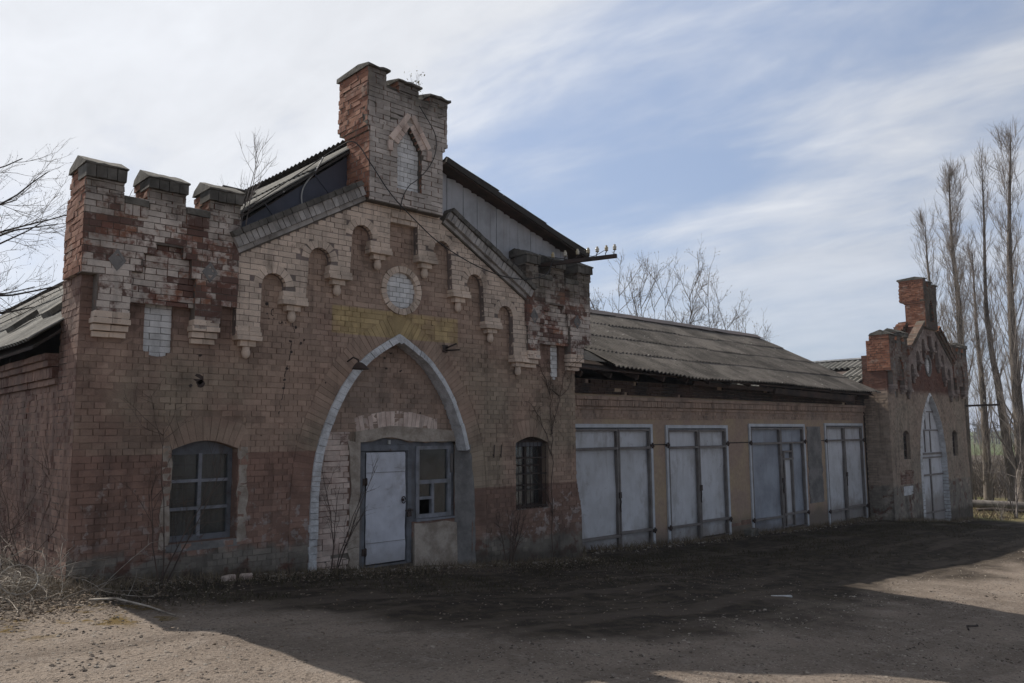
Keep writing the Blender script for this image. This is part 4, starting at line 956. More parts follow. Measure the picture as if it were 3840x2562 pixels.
def corr(mb, A, U, V, L, W, pitch, amp, off=0.0, nv=6, waves=None, wob=0.0):
    """corrugated sheet: A corner, U unit along the eave (waves run across it), V unit up the slope"""
    A, U, V = Vector(A), Vector(U).normalized(), Vector(V).normalized(); N = U.cross(V).normalized()
    if N.z < 0: N = -N
    n = max(8, int(L / pitch * 8))
    def fn(u, v):
        p = A + U * (L * u) + V * (W * v); h = amp * math.sin(2 * math.pi * L * u / pitch)
        if wob: h += wob * mnoise.noise(p * 0.6)
        return p + N * (h + off * (1 - v))
    mb.grid(fn, n, nv)
EV, RG = Vector((-0.36, 0, 2.74)), Vector((4.22, 0, 6.36))
sl = (RG - EV); SL = sl.length; sl.normalize()
mb = mk1()
for r in range(4):
    y0 = 0.30 if r > 1 else 0.62
    A = EV + sl * (SL * r / 4) + Vector((0, y0, 0))
    corr(mb, A, (0, 1, 0), sl, 26.5 - y0, SL / 4 + 0.12, 0.145, 0.022, 0.03, 4, wob=0.03)
ro = mb.build('roof', MROOFW, G1)
mb = mk1()
for r in range(4):                                     # boards under the sheets
    A = EV + sl * (SL * r / 4) + Vector((0.045, 0.38 if r > 1 else 0.66, -0.06)); 
    mb.quadbox(A, A + sl * (SL / 4 - .01), A + sl * (SL / 4 - .01) + Vector((0, 25.6, 0)), A + Vector((0, 25.6, 0)), (0.01, 0, -0.03))
mb.build('roof_boarding', MDARK, ro)
mb = mk1(); a = EV + sl * (SL * 0.5) + Vector((0, 0.30, -0.03)); b = RG + Vector((0, 0.30, -0.03)); mb.bar(a, b, 0.03, 0.03, (0, 0, 1)); mb.build('verge_batten', MROOFD, ro)
ERR, ER = Vector((8.93, 0, 5.06)), Vector((4.22, 0, 6.52)); s2 = (ER - ERR); S2 = s2.length; s2.normalize()
mb = mk1()
for r in range(4):
    w0, y0 = ((S2 * 0.755) / 3, -0.05) if r < 3 else (S2 * 0.245, 0.42)
    corr(mb, ERR + s2 * (S2 * 0.755 * r / 3) + Vector((0, y0, 0)), (0, 1, 0), s2, 26.5 - y0, w0 + (0.1 if r < 2 else 0.0), 0.145, 0.022, 0.03, 4, wob=0.02)
ro2 = mb.build('roof', MROOFD, G1)
mb = mk1(); A = ERR + Vector((-0.05, -0.02, -0.07)); B = A + s2 * (S2 * .75); mb.quadbox(A, B, B + Vector((0, 26.6, 0)), A + Vector((0, 26.6, 0)), (0, 0, -0.04)); mb.build('roof_boarding', MDARK, ro2)
mb = mk1(); A = ERR + Vector((-0.03, -0.03, -0.04)); mb.bar(A, A + s2 * (S2 * .75), 0.04, 0.10, (0, 0, 1)); mb.build('barge_board', MROOFD, ro2)
# boards and sheets closing the gable under the roof
mb = mk1(); n = 20
ty = lambda x: RG.z + (x - RG.x) * sl.z / sl.x
mb.plate([(1.2, 4.0), (3.80, 5.0), (3.80, ty(3.80) - 0.10), (1.75, ty(1.75) - 0.12)], [], 0.37, 0.40); mb.build('gable_sheet', MSHEET, G1)
mb = mk1(); mb.bar((2.62, 0.362, 4.62), (2.35, 0.362, 4.93), 0.02, 0.015, (0, 1, 0)); mb.build('sheet_edge', MSHEET, G1); mb = mk1(); mb.bar((3.5, 0.362, 5.15), (3.15, 0.362, 5.5), 0.02, 0.015, (0, 1, 0)); mb.build('sheet_edge', MSHEET, G1)
mb = mk1(); x = 5.1
while x < 8.6:
    wv = random.uniform(0.13, 0.2); zt = 6.52 + (min(x + wv, 8.6) - ER.x) * s2.z / s2.x - 0.10
    mb.box(x + .003, min(x + wv, 8.6) - .003, 0.24 + jit(.006), 0.27, 3.9, zt - jit(.02)); x += wv
mb.build('gable_board', MBOARD, G1)
mb = mk1(); mb.tube([(1.55, .55, 4.62), (1.75, .6, 4.95), (2.35, .75, 4.99), (2.45, 0.9, 5.1)], 0.012, 4)
mb.quadbox((1.65, .45, 4.72), (1.82, .42, 5.02), (2.45, .75, 5.12), (2.30, .8, 4.95), (0, 0.02, 0.02)); mb.build('torn_roof_flap', MROOFD, G1)
mb = mk1()
for y, x_ in ((2.2, 0.25), (4.6, 0.3)):
    mb = mk1(); z_ = 2.74 + 0.79 * (x_ + 0.36) + .06; mb.quadbox((x_, y, z_), (x_ + .35, y + .05, z_ + .30), (x_ + .35, y + .6, z_ + .31), (x_ + .02, y + .55, z_), (-0.04, 0, 0.07)); mb.build('roof_ballast', MCONC, ro)

# ------------------------------------------------------------------ the far gatehouse
random.seed(23)
G2, mk2, lan2 = gatehouse(False, (23.0, 0, 0), 0.80, -1.95)
tag(G2, 'far brick gatehouse with bare red turrets and a white double gate in its pointed arch', 'building', 'battlemented brick gatehouses')
A2i = [((q[0] - CX0) * 0.93 + CX0, q[1] - (0.10 if q[1] > 2 else 0)) for q in lan2]
mb = mk2(); trim_ring(G2, mk2, lan2, A2i, -0.05, 0.16, None, MTRIM, 'arch_trim', 0.12)
ga = mk2(); ga.plate([((q[0] - CX0) * 0.92 + CX0, max(q[1], -1.6) - (0.12 if q[1] > 2 else 0)) for q in lan2], [], 0.14, 0.20)
gg = ga.build('arch_gate', MLEAF, G2)
mb = mk2()
for z, h in ((0.83, 0.07), (0.70, 0.05), (1.62, 0.05), (0.12, 0.06), (-1.12, 0.06), (2.25, 0.04)):
    hw = 1.38 if z < 1 else (1.22 if z < 2 else 0.72)
    mb.box(CX0 - hw, CX0 + hw, 0.095 if z < .9 else 0.11, 0.138, z - h / 2, z + h / 2)
for x in (CX0 - 0.03,): mb.box(x - 0.045, x + 0.055, 0.10, 0.138, -1.58, 0.66)
for x in (CX0 - 0.45, CX0 + 0.2): mb.box(x - 0.03, x + 0.03, 0.11, 0.138, 0.88, 1.59)
for x in (CX0 - 0.28, CX0 + 0.3): mb.box(x - 0.02, x + 0.02, 0.11, 0.138, 1.66, 2.22)
mb.build('gate_rail', MRAIL, gg)
mb = mk2(); brickface(mb, [(0.75, -0.10), (2.1, -0.10), (2.1, 0.36), (0.75, 0.36)], [], -0.006, stretch=0.4); mb.build('bare_brick_patch', MBARE, G2)
mb = mk2(); mb.plate([(1.0, -0.42), (1.9, -0.42), (1.95, -0.14), (1.0, -0.14)], [], -0.013, 0); mb.build('lime_patch', MTRIM, G2)
mb = mk2(); mb.box(0.02, 0.4, 0.75, 13, -1.9, 2.75); mb.build('side_wall', MDARK, G2); mb = mk2(); mb.box(8.3, 8.7, .4, 13, -1.9, 3.8); mb.build('side_wall', MDARK, G2)  # dark colour carries the shade of the eave above
mb = mk2(); brickface(mb, [(1.85, 3.9), (3.6, 4.9), (3.6, 5.35), (2.6, 4.9), (1.85, 4.4)], [], 0.30, depth=0.3, stretch=0.5, j=0.012); mb.build('broken_gable_masonry', MTW2, G2)
rs = Vector((4.0, 0, 1.16)); RS = rs.length; rs.normalize(); e2 = Vector((-0.25, 1.0, 2.98))
mb = mk2()
for r in range(3):
    q = e2 + rs * (RS * r / 3)
    if r == 1:
        corr(mb, q, (0, 1, 0), rs, 0.9, RS / 3 + .1, 0.2, 0.035, 0.04, 4); corr(mb, q + Vector((0, 2.2, 0)), (0, 1, 0), rs, 9.8, RS / 3 + .1, 0.2, 0.035, 0.04, 4)
    else: corr(mb, q, (0, 1, 0), rs, 12.0, RS / 3 + .1, 0.2, 0.035, 0.04, 4)
r2 = mb.build('roof', MROOFL, G2)
mb = mk2(); A = e2 + Vector((0.05, .03, -.06)); mb.quadbox(A, A + rs * RS, A + rs * RS + Vector((0, 11.9, 0)), A + Vector((0, 11.9, 0)), (0, 0, -.05)); B = A + rs * RS; mb.quadbox(B, B + Vector((5.0, 0, -1.2)), B + Vector((5.0, 11.8, -1.2)), B + Vector((0, 11.8, 0)), (0, 0, -.05)); mb.build('roof_boarding', MRIDGE, r2)
mb = mk2(); A = e2 + rs * RS; mb.bar(A + Vector((0, .2, .04)), A + Vector((0, 12, .04)), .4, .05); mb.build('ridge_tin', MTRIM, r2)

# ------------------------------------------------------------------ the garage range between them
random.seed(5)
GY = 0.80
GR = thing('garage_range', 'low garage range with four white double gates under a mossy corrugated roof', 'building', (8.5, GY, 0))
def gk(): return MB()
def gb(m_, name, mat, parent=GR, **k):
    o = m_.build(name, mat, parent, **k)
    if parent is GR: o.location = (-8.5, -GY, 0)
    return o
gates = [(9.10, 11.86, 10.66, -0.86, 1.80), (12.36, 14.94, 13.66, -0.86, 1.78), (15.96, 18.97, 17.58, -0.98, 1.82), (20.22, 22.86, 21.50, -1.06, 1.85)]
out = [(8.47, -1.6), (23.05, -1.6), (23.05, 2.72), (8.47, 2.72)]
gh_ = [[(a, b0), (b, b0), (b, z1), (a, z1)] for a, b, c, b0, z1 in gates]
mb = gk(); mb.plate(out, gh_, GY, GY + 0.35); gb(mb, 'wall', MPIER)
mb = gk(); brickface(mb, [(8.47, 1.90), (22.99, 1.94), (22.99, 2.28), (8.47, 2.09)], [], GY, stretch=0.15, proud=0.01)
brickface(mb, [(8.47, 2.10), (23.0, 2.10), (23.0, 2.16), (8.47, 2.16)], [], GY - 0.03, proud=0.01, stretch=1.0)
gb(mb, 'frieze_bricks', MINF)
mb = gk(); x = 8.48
while x < 22.95:
    mb.brick(x + .004, x + 0.071, GY - 0.085, GY, 2.165 + 0.003 * (x - 8.5), 2.285 + 0.003 * (x - 8.5), 0.004); x += 0.075
x = 8.48
while x < 22.85:
    mb.brick(x + .004, x + 0.256, GY - 0.11, GY, 2.295 + 0.003 * (x - 8.5), 2.36 + 0.003 * (x - 8.5), 0.004); x += 0.26
gb(mb, 'cornice', MINF)
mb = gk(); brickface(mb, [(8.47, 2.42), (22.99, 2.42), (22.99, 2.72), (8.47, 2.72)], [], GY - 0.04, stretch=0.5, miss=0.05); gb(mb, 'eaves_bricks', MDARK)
mb = gk(); mb.box(8.5, 22.98, 5.2, 5.5, -1.5, 4.2); mb.box(8.5, 22.9, GY + 0.36, 5.2, -1.4, -1.2); gb(mb, 'rear_wall', MROOM)
for k, (a, b, c, b0, z1) in enumerate(gates):
    m_ = gk(); e = 0.075
    m_.plate([(a, b0 - 0.02), (a + e, b0 - 0.02), (a + e, z1 - e), (b - e, z1 - e), (b - e, b0 - 0.02), (b, b0 - 0.02), (b, z1), (a, z1)], [], GY - 0.04, GY + 0.10)
    go = gb(m_, 'garage_gate', MGFR)
    tilt = (0.02, -0.015, 0.03, -0.01)[k]
    MLF = MLEAFG if k == 2 else MLEAF
    for s_, (x0, x1) in enumerate(((a + e + .012, c - .008), (c + .008, b - e - .012))):
        m_ = gk(); zb = b0 + (0.03 if s_ else -0.01)
        def lf(u, v, x0=x0, x1=x1, zb=zb, s_=s_):
            x_ = x0 + (x1 - x0) * u; z_ = zb + (z1 - e - 0.02 - zb) * v
            return (x_, GY + 0.045 + 0.022 * mnoise.noise(Vector((x_ * 1.5, z_ * 1.5, k))) + 0.008 * mnoise.noise(Vector((x_ * 6, z_ * 5, k + 7))) + tilt * (1 - v) * (u if s_ == 0 else 1 - u) * -1, z_)
        m_.grid(lf, 16, 30); lo = m_.build('gate_leaf', MLF, go)
        r = gk(); y0, y1 = GY - 0.035, GY + 0.035; q = 0.045
        zt = z1 - e - 0.03
        r.box(x0, x1, y0, y1, zt - q, zt, j=.003); r.box(x0, x1, y0 - .01, y1, zb + 0.33, zb + 0.385, j=.007); r.box(x0, x1, y0 - .01, y1, zt - 0.43, zt - 0.38, j=.006)
        r.box(x0, x0 + q, y0, y1 - .002, zb, zt - q - .003, j=.003); r.box(x1 - q, x1, y0, y1 - .002, zb, zt - q - .003, j=.003)
        if k == 2 and s_ == 1:                                   # wicket door let into this leaf
            for xx in (x0 + 0.12, x0 + 0.58): r.box(xx - .03, xx + .03, y0 - .012, y1, zb + 0.05, 1.08, j=.004)
            r.box(x0 + 0.09, x0 + 0.61, y0 - .012, y1, 1.05, 1.10); r.box(x0 + 0.05, x0 + 0.66, y0 - .01, y1, 0.80 + .05, 0.90); r.box(x0 + 0.60, x0 + 0.655, y0, y1, 0.9, zt - .43)
        r.build('gate_rail', MRAIL, go)
        if k == 2 and s_ == 1:
            w_ = gk(); w_.grid(lambda u, v: (x0 + 0.15 + 0.40 * u, GY + 0.02 + 0.006 * mnoise.noise(Vector((u * 3, v * 6, 2))), zb + 0.08 + (0.78 - zb) * v), 4, 16); w_.build('wicket', MLEAF, go)
    h = gk()
    h.box(c - 0.03, c + 0.05, GY - 0.06, GY - 0.02, 0.30 - 0.05, 0.30 + 0.08, j=.006); h.tube([(c + .01, GY - .05, .25), (c + .03, GY - .05, 0.18), (c + 0.0, GY - .05, 0.05), (c + 0.02, GY - .05, -0.02)], 0.012, 5)
    for xx in (a + .04, b - .04):
        for z in (1.33, b0 + 0.36): h.box(xx - .06, xx + .06, GY - 0.065, GY - 0.03, z - .03, z + .03, j=.004); h.tube([(xx, GY - .06, z - .06), (xx, GY - .06, z + .06)], 0.02, 6)
    h.build('gate_ironwork', MIRON, go)
for (x0, x1) in ((11.86, 12.36), (14.94, 15.96), (18.97, 20.22)):   # iron straps over the piers
    mb = gk(); mb.box(x0 - .02, x1 + .02, GY - 0.012, GY - 0.003, 1.335, 1.36); gb(mb, 'strap', MIRON)
random.seed(8)
mb = gk()
def pier_patch(x0, x1, z0_, z1_, y):
    n = 14; L = [(x0 + jit(.04), z0_ + (z1_ - z0_) * i / n) for i in range(n + 1)]; R_ = [(x1 + jit(.04), z0_ + (z1_ - z0_) * i / n) for i in range(n, -1, -1)]; mb.plate(L + R_, [], y, GY)
pier_patch(19.15, 20.0, -0.4, 1.75, GY - 0.014); gb(mb, 'flaking_render', MGREYP)
mb = gk(); brickface(mb, [(15.0, -0.72), (15.9, -0.66), (15.9, -0.58), (15.0, -0.62)], [], GY - 0.006, stretch=0.5); gb(mb, 'exposed_bricks', MBARE)
# roof: four rows of corrugated sheets, lowest edges lifted, sagging eave
def ezl(x): return 2.93 - 0.0125 * (x - 9.5) + 0.03 * math.sin(x * 0.9) * 0.6 - (0.05 * math.exp(-((x - 14) / 3.0) ** 2))
RZ, RY = 4.90, 4.15; EY = 0.14
rows = 4
roof_o = None
mb = gk()
for r in range(rows):
    xa = 8.5 if r else 9.85; xb = 22.72 - (0.0 if r < 2 else 0.15)
    n = int((xb - xa) / 0.135 * 8)
    def fn(u, v, r=r, xa=xa, xb=xb):
        x = xa + (xb - xa) * u; f = (r + v * 1.06 + (1 - v) * 0.07 * mnoise.noise(Vector((math.floor(x / 1.02) * 7.3, r * 3.0, 1.5)))) / rows; f = min(f, 1.0)
        z = ezl(x) * (1 - f) + RZ * f; y = EY + (RY - EY) * f
        h = 0.020 * math.sin(2 * math.pi * x / 0.140) + 0.024 * (1 - v) + 0.012 * mnoise.noise(Vector((math.floor(x / 1.1) * 3.1, r * 5.0, 0.5))) + 0.02 * mnoise.noise(Vector((x * .5, y, 2.0)))
        return (x, y - h * 0.46, z + h * 0.88)
    mb.grid(fn, n, 5)
    # lip: give the sheets a visible thickness at their lower edge
    b0_ = len(mb.v)
    for i in range(n + 1):
        x, y, z = fn(i / n, 0.0); mb.v.append((x, y, z)); mb.v.append((x, y + 0.004, z - 0.02))
    for i in range(n): mb.face([b0_ + 2 * i, b0_ + 2 * i + 1, b0_ + 2 * i + 3, b0_ + 2 * i + 2])
roof_o = gb(mb, 'roof', MROOF)
mb = gk(); mb.grid(lambda u, v: (8.5 + 1.5 * u, EY + 0.24 + 0.5 * v, 3.02 + 0.04 + 0.27 * v - 0.02 * u), 4, 2); mb.build('patch_sheet', MROOFD, roof_o)
mb = gk(); A, B = Vector((8.5, EY + .12, 2.89)), Vector((22.6, EY + .12, 2.72)); C, D = Vector((22.6, RY, RZ - .08)), Vector((8.5, RY, RZ - .08)); mb.quadbox(A, B, C, D, (0, 0, -.03))
E_, F_ = Vector((22.6, 8.2, 2.8)), Vector((8.5, 8.2, 2.8)); mb.quadbox(D, C, E_, F_, (0, 0, -.03)); mb.build('roof_boarding', MDARK, roof_o)
mb = gk(); mb.grid(lambda u, v: (8.5 + 14.1 * u, RY + 4.1 * v, RZ + 0.02 - 2.0 * v), 20, 2); mb.build('rear_slope', MROOFD, roof_o)
mb = gk(); n = 14
for i in range(n):
    x0 = 8.5 + 14.05 * i / n; x1 = 8.5 + 14.05 * (i + 1) / n + .05; dz = jit(.015)
    mb.quadbox((x0, RY - 0.24, RZ - 0.075 + dz), (x1, RY - 0.24, RZ - 0.075 - dz), (x1, RY, RZ + 0.07 + jit(.01)), (x0, RY, RZ + 0.07), (0, 0.0, 0.012)); mb.quadbox((x0, RY, RZ + 0.07), (x1, RY, RZ + 0.07), (x1, RY + .24, RZ - 0.06), (x0, RY + .24, RZ - .06), (0, 0, 0.012))
mb.build('ridge_cap', MRIDGE, roof_o)
mb = gk(); mb.bar((16.6, 0.36, 2.66), (21.4, 0.36, 2.57), 0.06, 0.16, j=.02); mb.build('eaves_plank', MDARK, roof_o); mb = gk(); mb.bar((13.0, 0.42, 2.74), (17.2, 0.42, 2.70), 0.05, 0.09, j=.02); mb.build('eaves_plank', MDARK, roof_o)
x = 9.0
while x < 22.5: mb = gk(); mb.bar((x, 0.30, 2.76), (x, 1.6, 3.30), 0.07, 0.10, j=.01); mb.build('rafter', MDARK, roof_o); x += 0.9
mb = gk(); V3 = [(22.62, EY + .3, 2.75), (22.62, RY, RZ - .1), (22.62, RY, 2.6), (22.62, EY + .3, 2.6)]; mb.quadbox(*V3, (0.05, 0, 0)); gb(mb, 'gable_end', MDARK)

# ------------------------------------------------------------------ small things on and about the buildings
random.seed(41)
def obj1(mb, name, mat, label, cat, group=None, **k): return tag(mb.build(name, mat, **k), label, cat, group)
# crack and stains of the front, rust-bled holes, faint lettering
def blob(mb, c, r, y, n=9, sz=1.0):
    b = len(mb.v); P = [(c[0] + r * (0.7 + random.random() * .6) * math.cos(2 * math.pi * i / n), c[1] + sz * r * (0.7 + random.random() * .6) * math.sin(2 * math.pi * i / n)) for i in range(n)]
    for q in P: mb.v.append((q[0], y, q[1]))
    for q in P: mb.v.append((q[0], y + 0.006, q[1]))
    mb.face(list(range(b, b + n))[::-1]); 
    for i in range(n): mb.face([b + i, b + (i + 1) % n, b + n + (i + 1) % n, b + n + i])
ck = MB(); CK = catmull([(2.67, 3.15), (2.70, 3.0), (2.66, 2.86), (2.64, 2.66), (2.58, 2.45), (2.56, 2.24), (2.54, 2.1), (2.5, 1.9)], 5)
for i in range(len(CK) - 1):
    a, b = CK[i], CK[i + 1]; a = (a[0] + jit(.008), a[1])
    ck.quadbox((a[0] - .004, -.0095, a[1]), (a[0] + .004, -.0095, a[1]), (b[0] + .004, -.0095, b[1]), (b[0] - .004, -.0095, b[1]), (0, .006, 0))
ck.build('wall_crack', MIRON, G1)
for c, r in (((2.67, 2.98), .022), ((2.645, 2.9), .022), ((2.66, 2.75), .02), ((2.6, 2.52), .022), ((2.57, 2.36), .02), ((2.56, 2.25), .018), ((1.40, 2.64), .035), ((1.42, 2.27), .05), ((1.40, 2.33), .06), ((2.72, 3.10), .02), ((2.80, 2.88), .02), ((2.85, 2.93), .016), ((4.35, 2.62), .02), ((4.62, 2.6), .025), ((4.75, 2.75), .03), ((5.1, 3.32), .02), ((6.9, 3.28), .03), ((2.55, 3.42), .02), ((2.28, 3.38), .025), ((3.2, 2.35), .012), ((5.0, 1.95), .015), ((1.30, 2.24), .02), ((4.42, 2.9), .05), ((4.32, 2.78), .018)):
    m_ = MB(); blob(m_, c, r, -0.0105 if not (3.3 < c[0] < 5.5 and c[1] < 2.95) else 0.165); m_.build('wall_hole', MIRON, G1)
gl = MB()
def stroke(P, w_=0.011):
    for a, b in zip(P, P[1:]): gl.bar((a[0], -0.0085, a[1]), (b[0], -0.0085, b[1]), 0.004, w_, (0.01, 0, 1) if abs(a[0] - b[0]) > abs(a[1] - b[1]) else (1, 0, 0.01))
stroke([(2.283, 3.245), (2.300, 3.25)], .02); stroke([(2.40, 3.31), (2.37, 3.315), (2.352, 3.29), (2.35, 3.255), (2.36, 3.235), (2.385, 3.225)])
stroke([(2.325, 3.19), (2.315, 3.165)]); stroke([(2.392, 3.20), (2.394, 3.14)], .014); stroke([(2.47, 3.155), (2.468, 3.125), (2.492, 3.125), (2.515, 3.16), (2.53, 3.12)], .010); stroke([(2.565, 3.155), (2.572, 3.13)])
gl.build('faded_lettering', MIRON, G1)
# wall lamp with a tin shade over the arch
lp = thing('wall_lamp', 'small black tin lamp shade on a bracket at the left shoulder of the white arch', 'lamp', (3.56, -0.05, 2.62))
m_ = MB(); m_.tube([(0, 0.05, .05), (0, -0.10, .10), (0.02, -0.2, .06), (0.02, -.22, 0.0)], 0.012, 6); m_.build('bracket', MIRON, lp)
m_ = MB(); b0_ = 0
def shade(u, v):
    a = u * 2 * math.pi; r = 0.03 + 0.095 * v; return (0.02 + r * math.cos(a), -0.23 + r * math.sin(a) * 0.95 - 0.03 * v, 0.02 - 0.10 * v ** 1.4)
m_.grid(shade, 20, 6); m_.build('lamp_shade', MIRON, lp)
# two rusty brackets
br = MB(); br.box(5.30, 5.40, -0.03, 0.0, 2.92, 3.03, j=.008); br.tube([(5.35, -.02, 2.98), (5.44, -0.20, 3.05)], 0.014, 5)
br.tube([(5.36, -.02, 2.95), (5.47, -0.24, 2.95)], 0.014, 5); br.build('iron_bracket', MIRON, G1)
for x in (6.38, 6.54):
    hk = MB(); hk.tube([(x, 0.0, 1.27), (x - .005, -.03, 1.26), (x, -.035, 1.22), (x + .01, -.03, 1.28), (x + .03, -.02, 1.43)], 0.009, 5); hk.build('wall_hook', MIRON, G1)
# crossarm with insulators at the right turret
def crossarm(a, b, ts, label, mat_ins=MPORC):
    A, B = Vector(a), Vector(b); t_ = thing('insulator_crossarm', label, 'crossarm', a, 'insulator crossarms on the gatehouses')
    m_ = MB(); m_.bar((0, 0, 0), tuple(B - A), 0.06, 0.07, j=.003); m_.build('beam', MIRON, t_)
    for f in ts:
        p = (B - A) * f + Vector((0, 0, 0.03))
        m_ = MB(); m_.tube([p, p + Vector((0.0, 0, 0.05)), p + Vector((0.025, 0, 0.06)), p + Vector((.025, 0, 0.13))], 0.008, 5); pin = m_.build('pin', MIRON, t_)
        m_ = MB(); m_.lathe(p + Vector((.025, 0, 0.085)), [(0.030, 0.0), (0.034, 0.02), (0.026, 0.03), (0.036, 0.045), (0.033, 0.065), (0.018, 0.075), (0.024, 0.088), (0.016, 0.10)], 10); m_.build('insulator', mat_ins, pin)
    return t_
crossarm((7.45, 0.18, 4.64), (8.10, -1.36, 4.68), (0.28, 0.42, 0.56, 0.68, 0.78, 0.88, 0.97), 'dark iron crossarm with a row of pale porcelain insulators jutting from the near gatehouse turret')
crossarm((29.85, -0.10, 2.5), (30.3, -1.1, 2.52), (0.55,), 'plain dark crossarm jutting from the right edge of the far gatehouse')
# cables
def cable(name, pts, r, mat, label, cat='cable', n=8): 
    m_ = MB(); m_.tube(catmull(pts, n), r, 5); return obj1(m_, name, mat, label, cat)
cable('overhead_cable', [(2.1, 0.27, 4.74), (2.9, 0.26, 5.42), (3.4, 0.2, 5.86), (3.62, 0.0, 5.98), (3.74, -0.29, 5.58), (4.1, -0.30, 5.19), (4.6, -0.30, 4.84), (5.02, -.30, 4.60), (5.65, -.30, 4.38), (6.23, -.31, 4.26), (6.63, -.33, 4.24), (6.95, -.34, 4.27), (7.39, -.34, 4.42), (7.62, -.28, 4.70)], 0.009, MWIRE, 'black cable sagging from the tin roof across the brick stack to the insulator crossarm')
cable('loose_cable', [(4.58, -.33, 6.72), (4.86, -.33, 6.4), (4.92, -.33, 6.19), (4.88, -.32, 5.95), (4.75, -.30, 5.72), (4.56, -.29, 5.52), (4.42, -.29, 5.40), (4.32, -.27, 5.2), (4.28, -.26, 4.98)], 0.007, MWIRE, 'thin black wire curling loosely down the face of the tall brick stack')
cable('hanging_cord', [(3.22, 0.2, 5.70), (3.15, 0.3, 5.5), (2.99, 0.33, 5.25), (2.95, 0.33, 5.05), (3.0, 0.30, 4.92), (3.2, 0.1, 4.90)], 0.012, MHOSE, 'white cord looping down over the dark sheet below the tin roof', 'cord')
cable('insulator_wire', [(7.66, -.3, 4.76), (7.80, -.6, 4.70), (7.86, -.75, 4.78), (7.95, -.95, 4.72), (8.02, -1.15, 4.80)], 0.006, MWIRE, 'thin wire strung between the porcelain insulators of the crossarm', 'wire')

# ------------------------------------------------------------------ bare trees, saplings and bushes
def rv(a=1.0): return Vector((random.gauss(0, a), random.gauss(0, a), random.gauss(0, a)))
def limb(mb, p, d, L, r0, r1, seg=5, bend=0.12, up=0.0, n=3):
    pts = [Vector(p)]; d = Vector(d).normalized()
    for i in range(seg):
        d = (d + rv(bend) + Vector((0, 0, up))).normalized(); pts.append(pts[-1] + d * (L / seg))
    mb.tube(pts, [r0 + (r1 - r0) * i / seg for i in range(seg + 1)], n, cap=False); return pts
def twiggy(mb, pts, r, L, cnt, lvl, spread=0.8, up=0.15, bud=None, seg=4, lo=0.25):
    for _ in range(cnt):
        i = random.uniform(lo, 1.0) * (len(pts) - 1.001); k = int(i); p = pts[k].lerp(pts[k + 1], i - k); d = (pts[k + 1] - pts[k]).normalized()
        d2 = (d + rv(spread)).normalized(); l = L * random.uniform(0.5, 1.15)
        q = limb(mb, p, d2, l, r, r * 0.4, seg, 0.12, up)
        if bud is not None:
            for _ in range(bud[1]):
                b = q[random.randrange(1, len(q))]; s_ = bud[2] * random.uniform(.6, 1.3); bud[0].tube([b, b + (d2 + rv(.5)).normalized() * s_ * 2.2], [s_ * .45, s_ * .15], 3)
        if lvl > 0: twiggy(mb, q, r * 0.55, L * 0.5, max(2, int(cnt * 0.6)), lvl - 1, spread, up, bud, 3, 0.2)
def poplar(trunk, r0, width, label, seed, dens=1.0, base=0.12):
    random.seed(seed); tr = [Vector(q) for q in catmull(trunk[::-1], 5)]; H = tr[-1].z - tr[0].z; o0 = tr[0].copy()
    tr = [q - o0 for q in tr]
    T = thing('poplar_tree', label, 'tree', tuple(o0), 'bare poplars beyond the far gatehouse')
    n = len(tr); mt = MB(); mt.tube(tr, [max(0.015, r0 * (1 - i / n) ** 0.9) for i in range(n)], 8)
    mc = MB()
    nb_ = int(64 * dens)
    for k in range(nb_):
        f = base + (0.97 - base) * ((k + random.random()) / nb_); i = f * (n - 1.001); j = int(i); p = tr[j].lerp(tr[j + 1], i - j)
        a = random.uniform(0, 2 * math.pi); ro = Vector((math.cos(a), math.sin(a), 0)); L = min(H * random.uniform(0.10, 0.26) * (1.05 - 0.6 * f), (H - p.z) * 1.0 + .5)
        rr = max(0.010, r0 * 0.22 * (1 - f) + 0.006) * random.uniform(.5, 1.1)
        d = (ro * random.uniform(.28, .70) + Vector((0, 0, 1))).normalized(); pts = [p]
        seg = 7
        for s_ in range(seg):
            off = (pts[-1] - p); off.z = 0
            d = (d + rv(.07) + Vector((0, 0, .16)) - off * (0.16 if off.length > width * .5 else 0.0)).normalized(); pts.append(pts[-1] + d * (L / seg))
        (mt if rr > 0.045 else mc).tube(pts, [rr * (1 - .8 * s_ / seg) for s_ in range(seg + 1)], 4, cap=False)
        pts = [q for q in pts if q.z < H + .2]
        if len(pts) > 2: twiggy(mc, pts, 0.0075, 0.75, int(11 * dens), 1, 0.42, 0.28, None, 3, 0.05)
    for k in range(int(35 * dens)):
        i = random.uniform(0.05, 0.98) * (n - 1.001); j = int(i); p = tr[j].lerp(tr[j + 1], i - j)
        limb(mc, p, Vector((random.gauss(0, .7), random.gauss(0, .7), 1)), random.uniform(.5, 1.6), 0.012, 0.004, 4, .12, .12)
    mt.build('trunk', MBARK, T); mc.build('crown', MTWIG, T); return T
poplar([(39.41, 2.79, 14.2), (39.39, 2.87, 10.67), (39.42, 2.78, 7.64), (39.4, 2.83, 4.89), (39.38, 2.91, 1.35), (39.35, 3.01, -1.9)], 0.26, 1.7, 'wide bare poplar directly behind the stack of the far gatehouse', 101, 1.25)
poplar([(40.95, 4.55, 12.4), (40.95, 4.56, 9.84), (41.01, 4.37, 6.65), (41.07, 4.18, 3.53), (41.03, 4.31, -1.9)], 0.16, 1.3, 'slighter pale poplar leftmost of the row, half hidden by the far gatehouse stack', 102, 0.8)
poplar([(38.66, 1.8, 9.9), (38.65, 1.86, 6.62), (38.66, 1.82, 4.17), (38.66, 1.83, 1.35), (38.63, 1.92, -1.85)], 0.20, 0.8, 'shortest bare poplar, shaggy with twigs, just right of the far gatehouse', 103, 0.9, 0.03)
